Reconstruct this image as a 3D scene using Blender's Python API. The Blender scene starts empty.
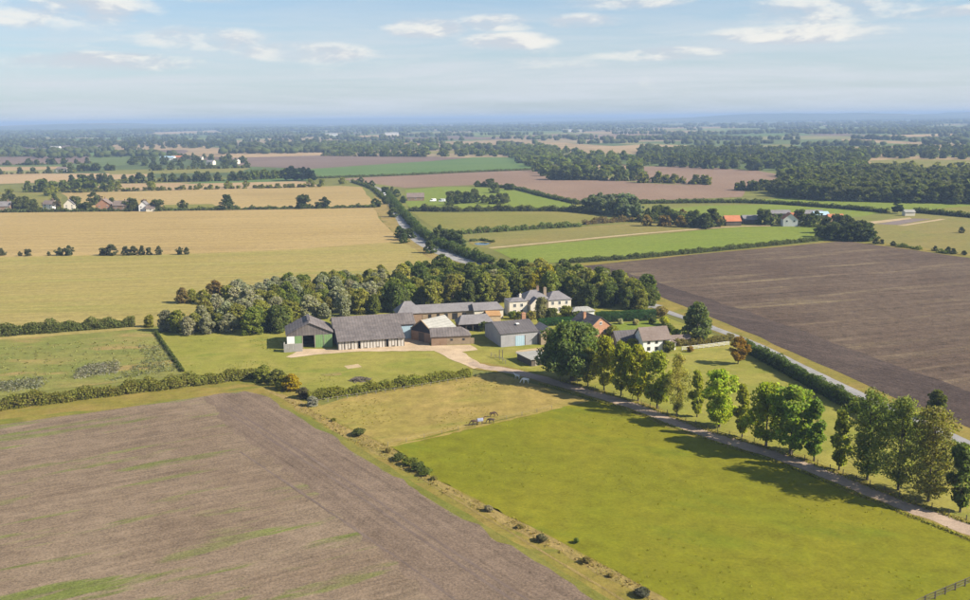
import bpy, bmesh, math, random
import numpy as np
from mathutils import Vector, Matrix
from mathutils.geometry import tessellate_polygon

sc = bpy.context.scene
col = sc.collection
R = math.radians

# ------------------------------------------------------------------ camera
F_PX, CX, CY, CAM_H = 932.0, 485.0, 300.0, 70.0
PITCH, ROLL = math.atan(181.5 / F_PX), R(0.65)
cam_data = bpy.data.cameras.new('camera')
cam = bpy.data.objects.new('camera', cam_data)
col.objects.link(cam)
_r0, _u0 = Vector((1, 0, 0)), Vector((0, math.sin(PITCH), math.cos(PITCH)))
_f = Vector((0, math.cos(PITCH), -math.sin(PITCH)))
_c, _s = math.cos(ROLL), math.sin(ROLL)
_right, _up = _c * _r0 - _s * _u0, _s * _r0 + _c * _u0
cam.matrix_world = Matrix(((_right.x, _up.x, -_f.x, 0), (_right.y, _up.y, -_f.y, 0), (_right.z, _up.z, -_f.z, CAM_H), (0, 0, 0, 1)))
cam_data.sensor_width = 36
cam_data.lens = 36 * F_PX / 970
cam_data.clip_start, cam_data.clip_end = 1.0, 90000
sc.camera = cam

# ------------------------------------------------------------------ world, sun, exposure
SUN_EL, SUN_AZ = R(35), R(105)      # azimuth clockwise from +Y
sun_vec = Vector((math.sin(SUN_AZ) * math.cos(SUN_EL), math.cos(SUN_AZ) * math.cos(SUN_EL), math.sin(SUN_EL)))
world = bpy.data.worlds.new('World')
sc.world = world
world.use_nodes = True


class NT:
    """small helper around a node tree"""
    def __init__(s, tree):
        s.t = tree
        s.t.nodes.clear()

    def n(s, kind, **kw):
        nd = s.t.nodes.new(kind)
        for k, v in kw.items():
            if isinstance(k, str) and hasattr(nd, k):
                setattr(nd, k, v)
        return nd

    def put(s, sock, v):
        if isinstance(v, bpy.types.NodeSocket):
            s.t.links.new(v, sock)
        elif v is not None:
            sock.default_value = v

    def math(s, op, a, b=None, c=None, clamp=False):
        nd = s.n('ShaderNodeMath', operation=op)
        nd.use_clamp = clamp
        s.put(nd.inputs[0], a)
        if b is not None: s.put(nd.inputs[1], b)
        if c is not None: s.put(nd.inputs[2], c)
        return nd.outputs[0]

    def vec(s, op, a, b=None):
        nd = s.n('ShaderNodeVectorMath', operation=op)
        s.put(nd.inputs[0], a)
        if b is not None: s.put(nd.inputs[1], b)
        return nd.outputs[0]

    def mix(s, f, a, b, mode='MIX'):
        nd = s.n('ShaderNodeMix', data_type='RGBA', blend_type=mode)
        s.put(nd.inputs[0], f); s.put(nd.inputs[6], a); s.put(nd.inputs[7], b)
        return nd.outputs[2]

    def noise(s, vec, scale, detail=3, rough=0.55, dist=0.0):
        nd = s.n('ShaderNodeTexNoise')
        s.put(nd.inputs['Vector'], vec)
        nd.inputs['Scale'].default_value = scale
        nd.inputs['Detail'].default_value = detail
        nd.inputs['Roughness'].default_value = rough
        nd.inputs['Distortion'].default_value = dist
        return nd.outputs[0]

    def range(s, v, a, b, c=0.0, d=1.0, smooth=True):
        nd = s.n('ShaderNodeMapRange')
        nd.interpolation_type = 'SMOOTHSTEP' if smooth else 'LINEAR'
        s.put(nd.inputs[0], v)
        for i, x in enumerate((a, b, c, d)): s.put(nd.inputs[i + 1], x)
        return nd.outputs[0]

    def mapping(s, vec, rotz=0.0, scale=(1, 1, 1)):
        nd = s.n('ShaderNodeMapping', vector_type='TEXTURE')
        s.put(nd.inputs[0], vec)
        nd.inputs['Rotation'].default_value = (0, 0, rotz)
        nd.inputs['Scale'].default_value = scale
        return nd.outputs[0]


def c4(c): return (c[0], c[1], c[2], 1.0)


ALB = 0.66      # the photograph is exposed for the shade: reflectances below are scaled to real-world values
def ca(c): return (c[0] * ALB, c[1] * ALB, c[2] * ALB, 1.0)


w = NT(world.node_tree)
sky = w.n('ShaderNodeTexSky', sky_type='NISHITA')
sky.sun_disc = False
sky.sun_elevation = SUN_EL
sky.sun_rotation = SUN_AZ
sky.air_density, sky.dust_density, sky.ozone_density = 1.0, 0.8, 1.5
tc = w.n('ShaderNodeTexCoord')
dirv = tc.outputs['Generated']
sep = w.n('ShaderNodeSeparateXYZ'); w.put(sep.inputs[0], dirv)
dz = sep.outputs[2]
flat = w.vec('MULTIPLY', dirv, (1, 1, 3.2))
n_big = w.noise(flat, 9.0, 8, 0.6, 0.2)
n_up = w.noise(w.vec('ADD', flat, (0.010, -0.002, 0.022)), 9.0, 8, 0.6, 0.2)
azim = w.math('ARCTAN2', sep.outputs[0], sep.outputs[1])
# banks of fair weather cumulus: (azimuth, elevation, half width, half height) in degrees; the noise gives their outline
banks = [(-24.5, 6.3, 5.2, 1.3), (-16.0, 4.6, 3.4, 0.7), (-15.0, 7.0, 2.4, 0.5), (-10.6, 3.9, 4.0, 0.6), (-3.4, 5.2, 2.6, 0.6), (1.0, 5.5, 2.2, 0.5), (5.8, 5.5, 2.2, 0.45), (8.8, 6.9, 5.6, 0.75), (20.0, 5.9, 5.6, 1.1), (24.5, 5.3, 3.2, 0.35), (18.5, 4.5, 5.0, 0.6), (1.5, 4.5, 3.0, 0.5), (-21, 3.3, 5, 0.5), (11, 3.6, 4, 0.4),
         (-42, 6.5, 7, 1.3), (-60, 5.5, 8, 1.0), (-85, 8, 9, 1.6), (40, 6.5, 7, 1.4), (58, 5.0, 7, 0.9), (80, 8, 10, 1.6), (-33, 14, 9, 2.2), (8, 16, 10, 2.4), (35, 20, 11, 3), (-5, 30, 12, 4), (60, 28, 12, 4), (-70, 26, 12, 4), (120, 10, 12, 2), (150, 22, 14, 4), (-120, 12, 12, 2.4), (-155, 24, 14, 4), (180, 9, 14, 2)]
mx_ = None
for (az_, el_, wa_, we_) in banks:
    dx_ = w.math('DIVIDE', w.math('SUBTRACT', azim, R(az_)), R(wa_))
    dy_ = w.math('DIVIDE', w.math('SUBTRACT', dz, math.sin(R(el_))), R(we_))
    q_ = w.math('SUBTRACT', 1.0, w.math('ADD', w.math('MULTIPLY', dx_, dx_), w.math('MULTIPLY', dy_, dy_)))
    mx_ = q_ if mx_ is None else w.math('MAXIMUM', mx_, q_)
bank = w.range(mx_, -0.9, 0.75)
field = w.math('ADD', n_big, w.math('MULTIPLY', bank, 0.26))
cum = w.range(field, 0.55, 0.90)
relief = w.range(w.math('SUBTRACT', n_big, n_up), -0.06, 0.07)
streak = w.noise(w.vec('MULTIPLY', dirv, (1, 1, 14)), 4.0, 6, 0.62, 0.5)
veil = w.range(streak, 0.25, 0.72, 0.5, 0.95)
veil = w.math('MULTIPLY', veil, w.range(dz, 0.03, 0.16, 1.0, 0.28))
cloud_col = w.mix(relief, (5.6, 5.9, 6.4, 1), (8.2, 8.0, 7.5, 1))
clear = w.mix(1.0, sky.outputs[0], (0.80, 1.05, 1.27, 1), 'MULTIPLY')
skyc = w.mix(veil, clear, (6.2, 6.6, 7.05, 1))
skyc = w.mix(w.math('MULTIPLY', cum, 0.9), skyc, cloud_col)
bg = w.n('ShaderNodeBackground')
w.put(bg.inputs[0], skyc)
bg.inputs[1].default_value = 0.05
wo = w.n('ShaderNodeOutputWorld')
w.t.links.new(bg.outputs[0], wo.inputs[0])

sd = bpy.data.lights.new('sun', 'SUN')
sd.energy, sd.angle, sd.color = 5.0, R(0.5), (1.0, 0.91, 0.77)
sun = bpy.data.objects.new('sun', sd)
col.objects.link(sun)
sun.rotation_euler = (-sun_vec).to_track_quat('-Z', 'Y').to_euler()
sun.location = (0, 0, 120)

sc.view_settings.view_transform = 'Standard'
sc.view_settings.look = 'None'
sc.view_settings.gamma = 1.0
sc.view_settings.exposure = 1.2
sc.view_settings.use_curve_mapping = False
sc.render.engine = 'CYCLES'
cy = sc.cycles
cy.max_bounces, cy.diffuse_bounces, cy.glossy_bounces, cy.transmission_bounces = 6, 3, 2, 3
cy.volume_bounces, cy.transparent_max_bounces = 0, 8
cy.use_adaptive_sampling, cy.adaptive_threshold = True, 0.015
cy.use_denoising = True
cy.sample_clamp_indirect = 4.0
cy.caustics_reflective = cy.caustics_refractive = False


# ------------------------------------------------------------------ helpers
def G(px, py, z=0.0):
    """the point at height z of the place that the photograph shows at (px, py)"""
    u, v = (px - CX) / F_PX, (CY - py) / F_PX
    x, y = u * _c + v * _s, -u * _s + v * _c
    d = (x, math.cos(PITCH) + y * math.sin(PITCH), -math.sin(PITCH) + y * math.cos(PITCH))
    t = (z - CAM_H) / d[2]
    return Vector((d[0] * t, d[1] * t, z))


def tag(o, label=None, cat=None, group=None, kind=None):
    if label: o['label'] = label
    if cat: o['category'] = cat
    if group: o['group'] = group
    if kind: o['kind'] = kind
    return o


def empty(name, loc, rz=0.0):
    o = bpy.data.objects.new(name, None)
    col.objects.link(o)
    o.location = loc
    o.rotation_euler = (0, 0, rz)
    o.empty_display_size = 1
    return o


def mesh_np(name, verts, faces, mat=None, k=4):
    """mesh from numpy arrays, faces n x k"""
    me = bpy.data.meshes.new(name)
    verts = np.asarray(verts, np.float32); faces = np.asarray(faces, np.int32)
    nf = len(faces)
    me.vertices.add(len(verts)); me.vertices.foreach_set('co', verts.ravel())
    me.loops.add(nf * k); me.loops.foreach_set('vertex_index', faces.ravel())
    me.polygons.add(nf); me.polygons.foreach_set('loop_start', np.arange(0, nf * k, k, dtype=np.int32))
    me.update(calc_edges=True); me.validate()
    if mat: me.materials.append(mat)
    return me


def link(name, me, parent=None, loc=None):
    o = bpy.data.objects.new(name, me)
    col.objects.link(o)
    if parent is not None: o.parent = parent
    if loc is not None: o.location = loc
    return o


class MB:
    """collects simple solids, then builds one mesh object"""
    def __init__(s): s.v, s.f = [], []

    def add(s, v, f):
        b = len(s.v)
        s.v += [tuple(x) for x in v]
        s.f += [[i + b for i in q] for q in f]
        return s

    def box(s, x0, x1, y0, y1, z0, z1):
        v = [(x, y, z) for z in (z0, z1) for x, y in ((x0, y0), (x1, y0), (x1, y1), (x0, y1))]
        return s.add(v, [(3, 2, 1, 0), (4, 5, 6, 7), (0, 1, 5, 4), (1, 2, 6, 5), (2, 3, 7, 6), (3, 0, 4, 7)])

    def slab(s, top, faces, thick):
        """a sheet of roof faces given thickness downwards"""
        n = len(top)
        v = list(top) + [(x, y, z - thick) for x, y, z in top]
        f = [list(q) for q in faces] + [[i + n for i in reversed(q)] for q in faces]
        cnt = {}
        for q in faces:
            for a, b in zip(q, list(q[1:]) + [q[0]]): cnt[(a, b)] = 1
        for (a, b) in cnt:
            if (b, a) not in cnt: f.append([b, a, a + n, b + n])
        return s.add(v, f)

    def tube(s, pts, radii, seg=6):
        pts = [Vector(p) for p in pts]
        rings = []
        for i, p in enumerate(pts):
            d = (pts[min(i + 1, len(pts) - 1)] - pts[max(i - 1, 0)]).normalized()
            a = d.orthogonal().normalized(); b = d.cross(a)
            rings.append([p + (a * math.cos(t) + b * math.sin(t)) * radii[i] for t in [2 * math.pi * k / seg for k in range(seg)]])
        v = [q for r in rings for q in r]
        f = []
        for i in range(len(pts) - 1):
            for k in range(seg):
                f.append([i * seg + k, i * seg + (k + 1) % seg, (i + 1) * seg + (k + 1) % seg, (i + 1) * seg + k])
        f.append(list(range(seg))[::-1]); f.append([(len(pts) - 1) * seg + k for k in range(seg)])
        return s.add(v, f)

    def mesh(s, name, mat):
        me = bpy.data.meshes.new(name)
        me.from_pydata(s.v, [], s.f)
        bm = bmesh.new(); bm.from_mesh(me)
        bmesh.ops.recalc_face_normals(bm, faces=bm.faces)
        bm.to_mesh(me); bm.free()
        me.materials.append(mat)
        return me

    def build(s, name, mat, parent=None, loc=None):
        return link(name, s.mesh(name, mat), parent, loc)


# ------------------------------------------------------------------ materials
def new_mat(name):
    m = bpy.data.materials.new(name)
    m.use_nodes = True
    return m, NT(m.node_tree)


def finish(nt, base, rough=0.9, bump=None, bump_d=0.1, bump_s=0.5, spec=0.2, metal=0.0):
    p = nt.n('ShaderNodeBsdfPrincipled')
    nt.put(p.inputs['Base Color'], base)
    nt.put(p.inputs['Roughness'], rough)
    p.inputs['Specular IOR Level'].default_value = spec
    p.inputs['Metallic'].default_value = metal
    if bump is not None:
        b = nt.n('ShaderNodeBump')
        b.inputs['Strength'].default_value = bump_s
        b.inputs['Distance'].default_value = bump_d
        nt.put(b.inputs['Height'], bump)
        nt.t.links.new(b.outputs[0], p.inputs['Normal'])
    o = nt.n('ShaderNodeOutputMaterial')
    nt.t.links.new(p.outputs[0], o.inputs[0])
    return p


def field_mat(name, c1, c2, c3, ang=0.0, row=3.0, row_amp=0.25, stretch=6.0, big=40.0, patch=(0.52, 0.7), bump=0.06, fine=1.6, c4_=None, mid_amp=0.5, mottle=0.95, furrow=0.0, fine_amp=0.9):
    """soil, stubble or grass: broad tone patches, drill rows along ang, fine mottling, patches of c3"""
    m, t = new_mat(name)
    geo = t.n('ShaderNodeNewGeometry')
    pos = geo.outputs['Position']
    al = t.mapping(pos, ang, (stretch, 1, 1))
    broad = t.noise(pos, 1.0 / big, 4, 0.6, 0.6)
    rows = t.noise(al, 1.0 / row, 5, 0.7)
    mid = t.noise(al, 1.0 / (row * 3.5), 4, 0.65, 0.3)
    fin = t.noise(pos, fine, 4, 0.7)
    fur = t.noise(t.mapping(pos, ang, (stretch * 9, 1, 1)), 1.0 / (row * 0.55), 2, 0.6)
    mot = t.noise(pos, 0.28, 6, 0.72, 0.3)
    base = t.mix(t.range(broad, 0.32, 0.68), ca(c1), ca(c2))
    base = t.mix(t.math('MULTIPLY', t.range(mid, patch[0], patch[1]), t.range(broad, 0.3, 0.62, 0.35, 1.0)), base, ca(c3))
    k = t.math('ADD', t.math('MULTIPLY', t.math('SUBTRACT', rows, 0.5), row_amp * 2.4), 1.0)
    k = t.math('ADD', k, t.math('MULTIPLY', t.math('SUBTRACT', mid, 0.5), mid_amp))
    k = t.math('ADD', k, t.math('MULTIPLY', t.math('SUBTRACT', fin, 0.5), fine_amp))
    k = t.math('ADD', k, t.math('MULTIPLY', t.math('SUBTRACT', mot, 0.5), mottle))
    if furrow: k = t.math('ADD', k, t.math('MULTIPLY', t.math('SUBTRACT', fur, 0.5), furrow))
    hs = t.n('ShaderNodeHueSaturation')
    t.put(hs.inputs['Color'], base); t.put(hs.inputs['Value'], k)
    hs.inputs['Saturation'].default_value = 1.0
    hgt = t.math('ADD', fin, t.math('MULTIPLY', rows, 1.2))
    finish(t, hs.outputs[0], 0.95, hgt, bump, 0.8, 0.08)
    return m


def surf_mat(name, c1, c2, scale=1.5, rough=0.85, rib=None, rib_axis=0, bump=0.02, spec=0.2, metal=0.0, coarse=0.25, weather=0.5):
    """walls, roofs and other made surfaces: two weathered tones, optional ribs in object space"""
    m, t = new_mat(name)
    tcx = t.n('ShaderNodeTexCoord')
    pos = tcx.outputs['Object']
    a = t.noise(pos, scale, 4, 0.65)
    b = t.noise(t.vec('MULTIPLY', pos, (1, 1, 0.25)), coarse, 4, 0.6, 0.4)
    f = t.math('ADD', t.math('MULTIPLY', t.range(a, 0.3, 0.7), 1 - weather), t.math('MULTIPLY', t.range(b, 0.3, 0.7), weather))
    base = t.mix(f, ca(c1), ca(c2))
    h = a
    if rib:
        sp = t.n('ShaderNodeSeparateXYZ'); t.put(sp.inputs[0], pos)
        wv = t.math('SINE', t.math('MULTIPLY', sp.outputs[rib_axis], 2 * math.pi / rib))
        h = t.math('ADD', t.math('MULTIPLY', a, 0.3), t.math('MULTIPLY', wv, 0.5))
        base = t.mix(t.range(wv, 0.4, 1.0, 0.0, 0.35), base, ca([x * 0.6 for x in c1]))
    finish(t, base, rough, h, bump, 0.6, spec, metal)
    return m


def brick_mat(name, c1, c2, mortar):
    m, t = new_mat(name)
    tcx = t.n('ShaderNodeTexCoord')
    pos = tcx.outputs['Object']
    sp = t.n('ShaderNodeSeparateXYZ'); t.put(sp.inputs[0], pos)
    cmb = t.n('ShaderNodeCombineXYZ')
    t.put(cmb.inputs[0], t.math('ADD', sp.outputs[0], sp.outputs[1])); t.put(cmb.inputs[1], sp.outputs[2])
    br = t.n('ShaderNodeTexBrick')
    t.put(br.inputs['Vector'], cmb.outputs[0])
    br.inputs['Color1'].default_value, br.inputs['Color2'].default_value, br.inputs['Mortar'].default_value = ca(c1), ca(c2), ca(mortar)
    br.inputs['Scale'].default_value = 1.0
    br.inputs['Brick Width'].default_value, br.inputs['Row Height'].default_value, br.inputs['Mortar Size'].default_value = 0.45, 0.15, 0.02
    n = t.noise(pos, 0.6, 4, 0.7)
    base = t.mix(t.range(n, 0.35, 0.75), br.outputs[0], ca([x * 0.7 for x in c2]))
    finish(t, base, 0.9, t.noise(pos, 6, 3), 0.02, 0.5, 0.1)
    return m


def foliage_mat(name):
    m, t = new_mat(name)
    oi = t.n('ShaderNodeObjectInfo')
    geo = t.n('ShaderNodeNewGeometry')
    pos = geo.outputs['Position']
    n1 = t.noise(pos, 0.16, 3, 0.6)
    n2 = t.noise(pos, 0.55, 3, 0.6)
    rnd = geo.outputs['Random Per Island']
    hs = t.n('ShaderNodeHueSaturation')
    t.put(hs.inputs['Color'], oi.outputs['Color'])
    hue = t.math('ADD', 0.507, t.math('MULTIPLY', t.math('SUBTRACT', n1, 0.5), -0.05))
    hue = t.math('ADD', hue, t.math('MULTIPLY', t.math('SUBTRACT', rnd, 0.5), 0.04))
    t.put(hs.inputs['Hue'], hue); hs.inputs['Saturation'].default_value = 1.05
    val = t.math('ADD', 0.42, t.math('MULTIPLY', rnd, 0.75))
    val = t.math('ADD', val, t.math('MULTIPLY', t.math('SUBTRACT', n2, 0.3), 1.0))
    t.put(hs.inputs['Value'], val)
    d = t.n('ShaderNodeBsdfPrincipled')
    t.put(d.inputs['Base Color'], hs.outputs[0])
    d.inputs['Roughness'].default_value = 0.7
    d.inputs['Specular IOR Level'].default_value = 0.15
    tr = t.n('ShaderNodeBsdfTranslucent'); t.put(tr.inputs[0], t.mix(1.0, hs.outputs[0], (1.35, 1.4, 0.55, 1), 'MULTIPLY'))
    mx = t.n('ShaderNodeMixShader'); mx.inputs[0].default_value = 0.48
    t.t.links.new(d.outputs[0], mx.inputs[1]); t.t.links.new(tr.outputs[0], mx.inputs[2])
    o = t.n('ShaderNodeOutputMaterial'); t.t.links.new(mx.outputs[0], o.inputs[0])
    return m


def object_colour_mat(name, rough=0.8, spec=0.2):
    m, t = new_mat(name)
    oi = t.n('ShaderNodeObjectInfo')
    tcx = t.n('ShaderNodeTexCoord')
    n = t.noise(tcx.outputs['Object'], 0.9, 4, 0.65)
    hs = t.n('ShaderNodeHueSaturation')
    t.put(hs.inputs['Color'], oi.outputs['Color']); t.put(hs.inputs['Value'], t.range(n, 0.25, 0.75, 0.78, 1.15))
    finish(t, hs.outputs[0], rough, n, 0.02, 0.4, spec)
    return m


LEAF = foliage_mat('leaf_foliage')
PAINT = object_colour_mat('painted_surface')
M = {}
M['bark'] = surf_mat('bark', (0.09, 0.07, 0.05), (0.16, 0.13, 0.10), 3.0, 0.95, bump=0.05)
M['roof_fibre'] = surf_mat('grey_fibre_cement_roof', (0.125, 0.107, 0.103), (0.245, 0.212, 0.200), 0.8, 0.85, rib=0.9, rib_axis=0, bump=0.03)
M['roof_dark'] = surf_mat('dark_fibre_roof', (0.11, 0.098, 0.10), (0.17, 0.155, 0.155), 0.8, 0.85, rib=0.9, rib_axis=0, bump=0.03)
M['roof_pale'] = surf_mat('pale_sheet_roof', (0.33, 0.32, 0.285), (0.46, 0.445, 0.40), 0.8, 0.6, rib=1.0, rib_axis=0, bump=0.02)
M['slate'] = surf_mat('slate_roof', (0.20, 0.185, 0.19), (0.30, 0.28, 0.28), 1.6, 0.8, rib=0.35, rib_axis=2, bump=0.02)
M['tile_brown'] = surf_mat('brown_tile_roof', (0.20, 0.15, 0.125), (0.29, 0.23, 0.20), 1.8, 0.85, rib=0.35, rib_axis=2, bump=0.02)
M['tile_orange'] = surf_mat('orange_tile_roof', (0.50, 0.17, 0.08), (0.62, 0.26, 0.13), 1.5, 0.85, rib=0.5, rib_axis=2, bump=0.02)
M['brick'] = brick_mat('old_brick', (0.36, 0.20, 0.12), (0.42, 0.27, 0.17), (0.40, 0.34, 0.27))
M['brick_orange'] = brick_mat('orange_brick', (0.55, 0.25, 0.13), (0.60, 0.31, 0.18), (0.5, 0.36, 0.26))
M['brick_tan'] = brick_mat('tan_brick', (0.40, 0.29, 0.18), (0.46, 0.34, 0.22), (0.4, 0.34, 0.26))
M['cream'] = surf_mat('cream_render', (0.84, 0.75, 0.59), (0.93, 0.85, 0.70), 0.9, 0.85, bump=0.01)
M['white'] = surf_mat('white_wall', (0.95, 0.93, 0.88), (1.05, 1.03, 0.99), 0.9, 0.8, bump=0.01)
M['clad_grey'] = surf_mat('grey_cladding', (0.38, 0.37, 0.38), (0.50, 0.49, 0.49), 0.6, 0.7, rib=0.6, rib_axis=0, bump=0.02)
M['panel_white'] = surf_mat('weathered_white_panel', (0.62, 0.57, 0.51), (0.82, 0.77, 0.70), 0.9, 0.8, bump=0.01)
M['clad_green'] = surf_mat('green_cladding', (0.20, 0.34, 0.13), (0.28, 0.42, 0.18), 0.6, 0.7, rib=0.6, rib_axis=0, bump=0.02)
M['clad_blue'] = surf_mat('pale_blue_cladding', (0.40, 0.58, 0.70), (0.50, 0.66, 0.76), 0.6, 0.6, rib=0.6, rib_axis=0, bump=0.02)
M['timber'] = surf_mat('weathered_timber', (0.10, 0.08, 0.065), (0.20, 0.165, 0.13), 2.5, 0.9, bump=0.02)
M['gable_shade'] = surf_mat('painted_gable_shade', (0.035, 0.035, 0.045), (0.06, 0.06, 0.07), 2.5, 0.8, rib=0.4, rib_axis=0, bump=0.02)  # shade of the brick barn gable put into a near-black colour
M['timber_pale'] = surf_mat('pale_timber', (0.30, 0.26, 0.21), (0.42, 0.37, 0.31), 2.5, 0.9, bump=0.02)
M['concrete'] = surf_mat('concrete', (0.36, 0.34, 0.31), (0.48, 0.46, 0.42), 0.8, 0.9, bump=0.02)
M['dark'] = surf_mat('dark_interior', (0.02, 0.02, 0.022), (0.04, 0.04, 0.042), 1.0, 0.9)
M['glass'] = surf_mat('window_glass', (0.03, 0.04, 0.05), (0.05, 0.06, 0.07), 1.0, 0.12, spec=0.6)
M['tarp'] = surf_mat('orange_tarpaulin', (0.40, 0.22, 0.09), (0.48, 0.29, 0.13), 0.7, 0.7)
M['tyre'] = surf_mat('tyre_rubber', (0.02, 0.02, 0.02), (0.04, 0.04, 0.04), 3.0, 0.8)

# ground materials (angles are the direction of drilling or mowing)
M['soil_near'] = field_mat('pale_ploughed_soil', (0.205, 0.148, 0.100), (0.255, 0.190, 0.130), (0.145, 0.165, 0.042), R(29), 1.7, 0.30, 7.0, 38, (0.53, 0.63), 0.10, 2.2, furrow=0.6, fine_amp=1.9)
M['soil_head'] = field_mat('headland_soil', (0.186, 0.134, 0.096), (0.216, 0.158, 0.114), (0.160, 0.115, 0.084), R(-54), 1.5, 0.26, 12.0, 40, (0.55, 0.75), 0.08, 2.2, furrow=0.6, fine_amp=1.9)
M['soil_dark'] = field_mat('dark_ploughed_soil', (0.112, 0.077, 0.054), (0.148, 0.106, 0.073), (0.215, 0.165, 0.095), R(17), 3.2, 0.26, 8.0, 70, (0.53, 0.72), 0.3, 1.3, mottle=1.7, furrow=0.9, fine_amp=1.7)
M['soil_dark_head'] = field_mat('dark_headland_soil', (0.080, 0.057, 0.047), (0.104, 0.076, 0.060), (0.135, 0.10, 0.075), R(-50), 2.2, 0.25, 10.0, 60, (0.58, 0.78), 0.3, 1.3, mottle=1.4, furrow=0.8, fine_amp=1.7)
M['soil_rut'] = field_mat('wheel_rut_soil', (0.16, 0.118, 0.095), (0.20, 0.15, 0.12), (0.15, 0.11, 0.09), R(-54), 1.0, 0.3, 6.0, 30, (0.5, 0.7), 0.05, 2.5)
M['stubble'] = field_mat('golden_stubble', (0.385, 0.275, 0.106), (0.435, 0.315, 0.130), (0.34, 0.25, 0.092), R(3), 5.0, 0.10, 14.0, 130, (0.5, 0.75), 0.05, 0.9, mid_amp=0.4, furrow=0.7)
M['stubble_green'] = field_mat('greening_stubble', (0.325, 0.265, 0.078), (0.37, 0.295, 0.098), (0.25, 0.235, 0.058), R(6), 5.0, 0.10, 14.0, 90, (0.48, 0.7), 0.05, 0.9, mid_amp=0.42, furrow=0.7)
M['stubble_pink'] = field_mat('pinkish_stubble', (0.255, 0.166, 0.112), (0.305, 0.205, 0.138), (0.23, 0.155, 0.105), R(8), 8.0, 0.10, 10.0, 200, (0.5, 0.75), 0.05, 0.6, mid_amp=0.2)
M['stubble_far'] = field_mat('far_stubble', (0.40, 0.275, 0.140), (0.47, 0.33, 0.175), (0.36, 0.26, 0.13), R(2), 8.0, 0.08, 10.0, 200, (0.5, 0.75), 0.05, 0.5, mid_amp=0.2)
M['soil_far'] = field_mat('far_plough', (0.19, 0.130, 0.100), (0.235, 0.165, 0.125), (0.20, 0.145, 0.11), R(4), 8.0, 0.1, 10.0, 200, (0.5, 0.75), 0.05, 0.5, mid_amp=0.2)
M['pasture'] = field_mat('mustard_pasture', (0.186, 0.188, 0.010), (0.220, 0.204, 0.014), (0.128, 0.160, 0.010), R(-30), 3.4, 0.14, 2.6, 34, (0.50, 0.74), 0.06, 1.8, mid_amp=0.4, mottle=1.05)
M['paddock'] = field_mat('dry_paddock', (0.360, 0.265, 0.080), (0.300, 0.240, 0.058), (0.195, 0.195, 0.036), R(12), 3.5, 0.14, 3.0, 22, (0.50, 0.70), 0.05, 1.6, mid_amp=0.5, mottle=1.3)
M['lawn'] = field_mat('farm_lawn', (0.240, 0.240, 0.040), (0.315, 0.278, 0.062), (0.180, 0.205, 0.030), R(10), 3.0, 0.12, 3.0, 22, (0.5, 0.72), 0.05, 1.8, mid_amp=0.35)
M['rough'] = field_mat('rough_pasture', (0.240, 0.232, 0.060), (0.195, 0.212, 0.048), (0.310, 0.225, 0.080), R(10), 3.0, 0.20, 2.5, 18, (0.5, 0.66), 0.25, 1.2, mid_amp=0.5)
M['verge'] = field_mat('grass_verge', (0.225, 0.195, 0.036), (0.300, 0.220, 0.058), (0.140, 0.160, 0.024), R(10), 2.5, 0.2, 4.0, 15, (0.5, 0.68), 0.15, 1.5, mid_amp=0.45)
M['verge_dry'] = field_mat('dry_verge', (0.340, 0.245, 0.090), (0.285, 0.220, 0.068), (0.205, 0.180, 0.050), R(-54), 1.8, 0.25, 4.0, 14, (0.5, 0.68), 0.25, 1.6, mid_amp=0.5)
M['verge_green'] = field_mat('green_verge', (0.170, 0.180, 0.030), (0.225, 0.200, 0.044), (0.105, 0.130, 0.022), R(-54), 1.6, 0.2, 8.0, 20, (0.5, 0.68), 0.12, 1.8, mid_amp=0.4)
M['green'] = field_mat('bright_green_field', (0.180, 0.232, 0.030), (0.208, 0.248, 0.038), (0.168, 0.198, 0.030), R(12), 5.0, 0.08, 8.0, 80, (0.5, 0.75), 0.05, 0.9, mid_amp=0.2)
M['olive'] = field_mat('olive_field', (0.205, 0.200, 0.040), (0.245, 0.215, 0.055), (0.240, 0.185, 0.050), R(8), 6.0, 0.1, 5.0, 60, (0.52, 0.75), 0.05, 0.9, mid_amp=0.3)
M['tan_green'] = field_mat('tan_green_field', (0.245, 0.205, 0.060), (0.215, 0.205, 0.055), (0.29, 0.21, 0.075), R(8), 6.0, 0.1, 5.0, 60, (0.52, 0.75), 0.05, 0.9, mid_amp=0.3)
M['green_far'] = field_mat('far_green_field', (0.105, 0.175, 0.045), (0.13, 0.195, 0.052), (0.10, 0.165, 0.04), R(5), 8.0, 0.06, 8.0, 150, (0.5, 0.75), 0.05, 0.5, mid_amp=0.15)
M['track'] = field_mat('gravel_track', (0.400, 0.300, 0.220), (0.480, 0.365, 0.270), (0.30, 0.23, 0.15), R(-28), 1.2, 0.2, 5.0, 14, (0.54, 0.72), 0.05, 3.0, mid_amp=0.4)
M['yard'] = field_mat('sandy_yard', (0.520, 0.390, 0.250), (0.600, 0.460, 0.310), (0.46, 0.34, 0.22), R(10), 1.8, 0.15, 2.0, 12, (0.54, 0.72), 0.04, 2.5, mid_amp=0.3)
M['road'] = field_mat('worn_asphalt', (0.300, 0.290, 0.285), (0.350, 0.335, 0.320), (0.27, 0.26, 0.25), R(-35), 1.5, 0.12, 8.0, 30, (0.54, 0.75), 0.02, 4.0, mid_amp=0.2)
M['strip_tan'] = field_mat('tan_strip', (0.44, 0.33, 0.19), (0.50, 0.38, 0.22), (0.40, 0.3, 0.18), 0, 4, 0.1, 4, 60)
M['strip_purple'] = field_mat('purple_strip', (0.21, 0.165, 0.150), (0.25, 0.20, 0.18), (0.2, 0.16, 0.14), 0, 4, 0.1, 4, 60)

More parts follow.
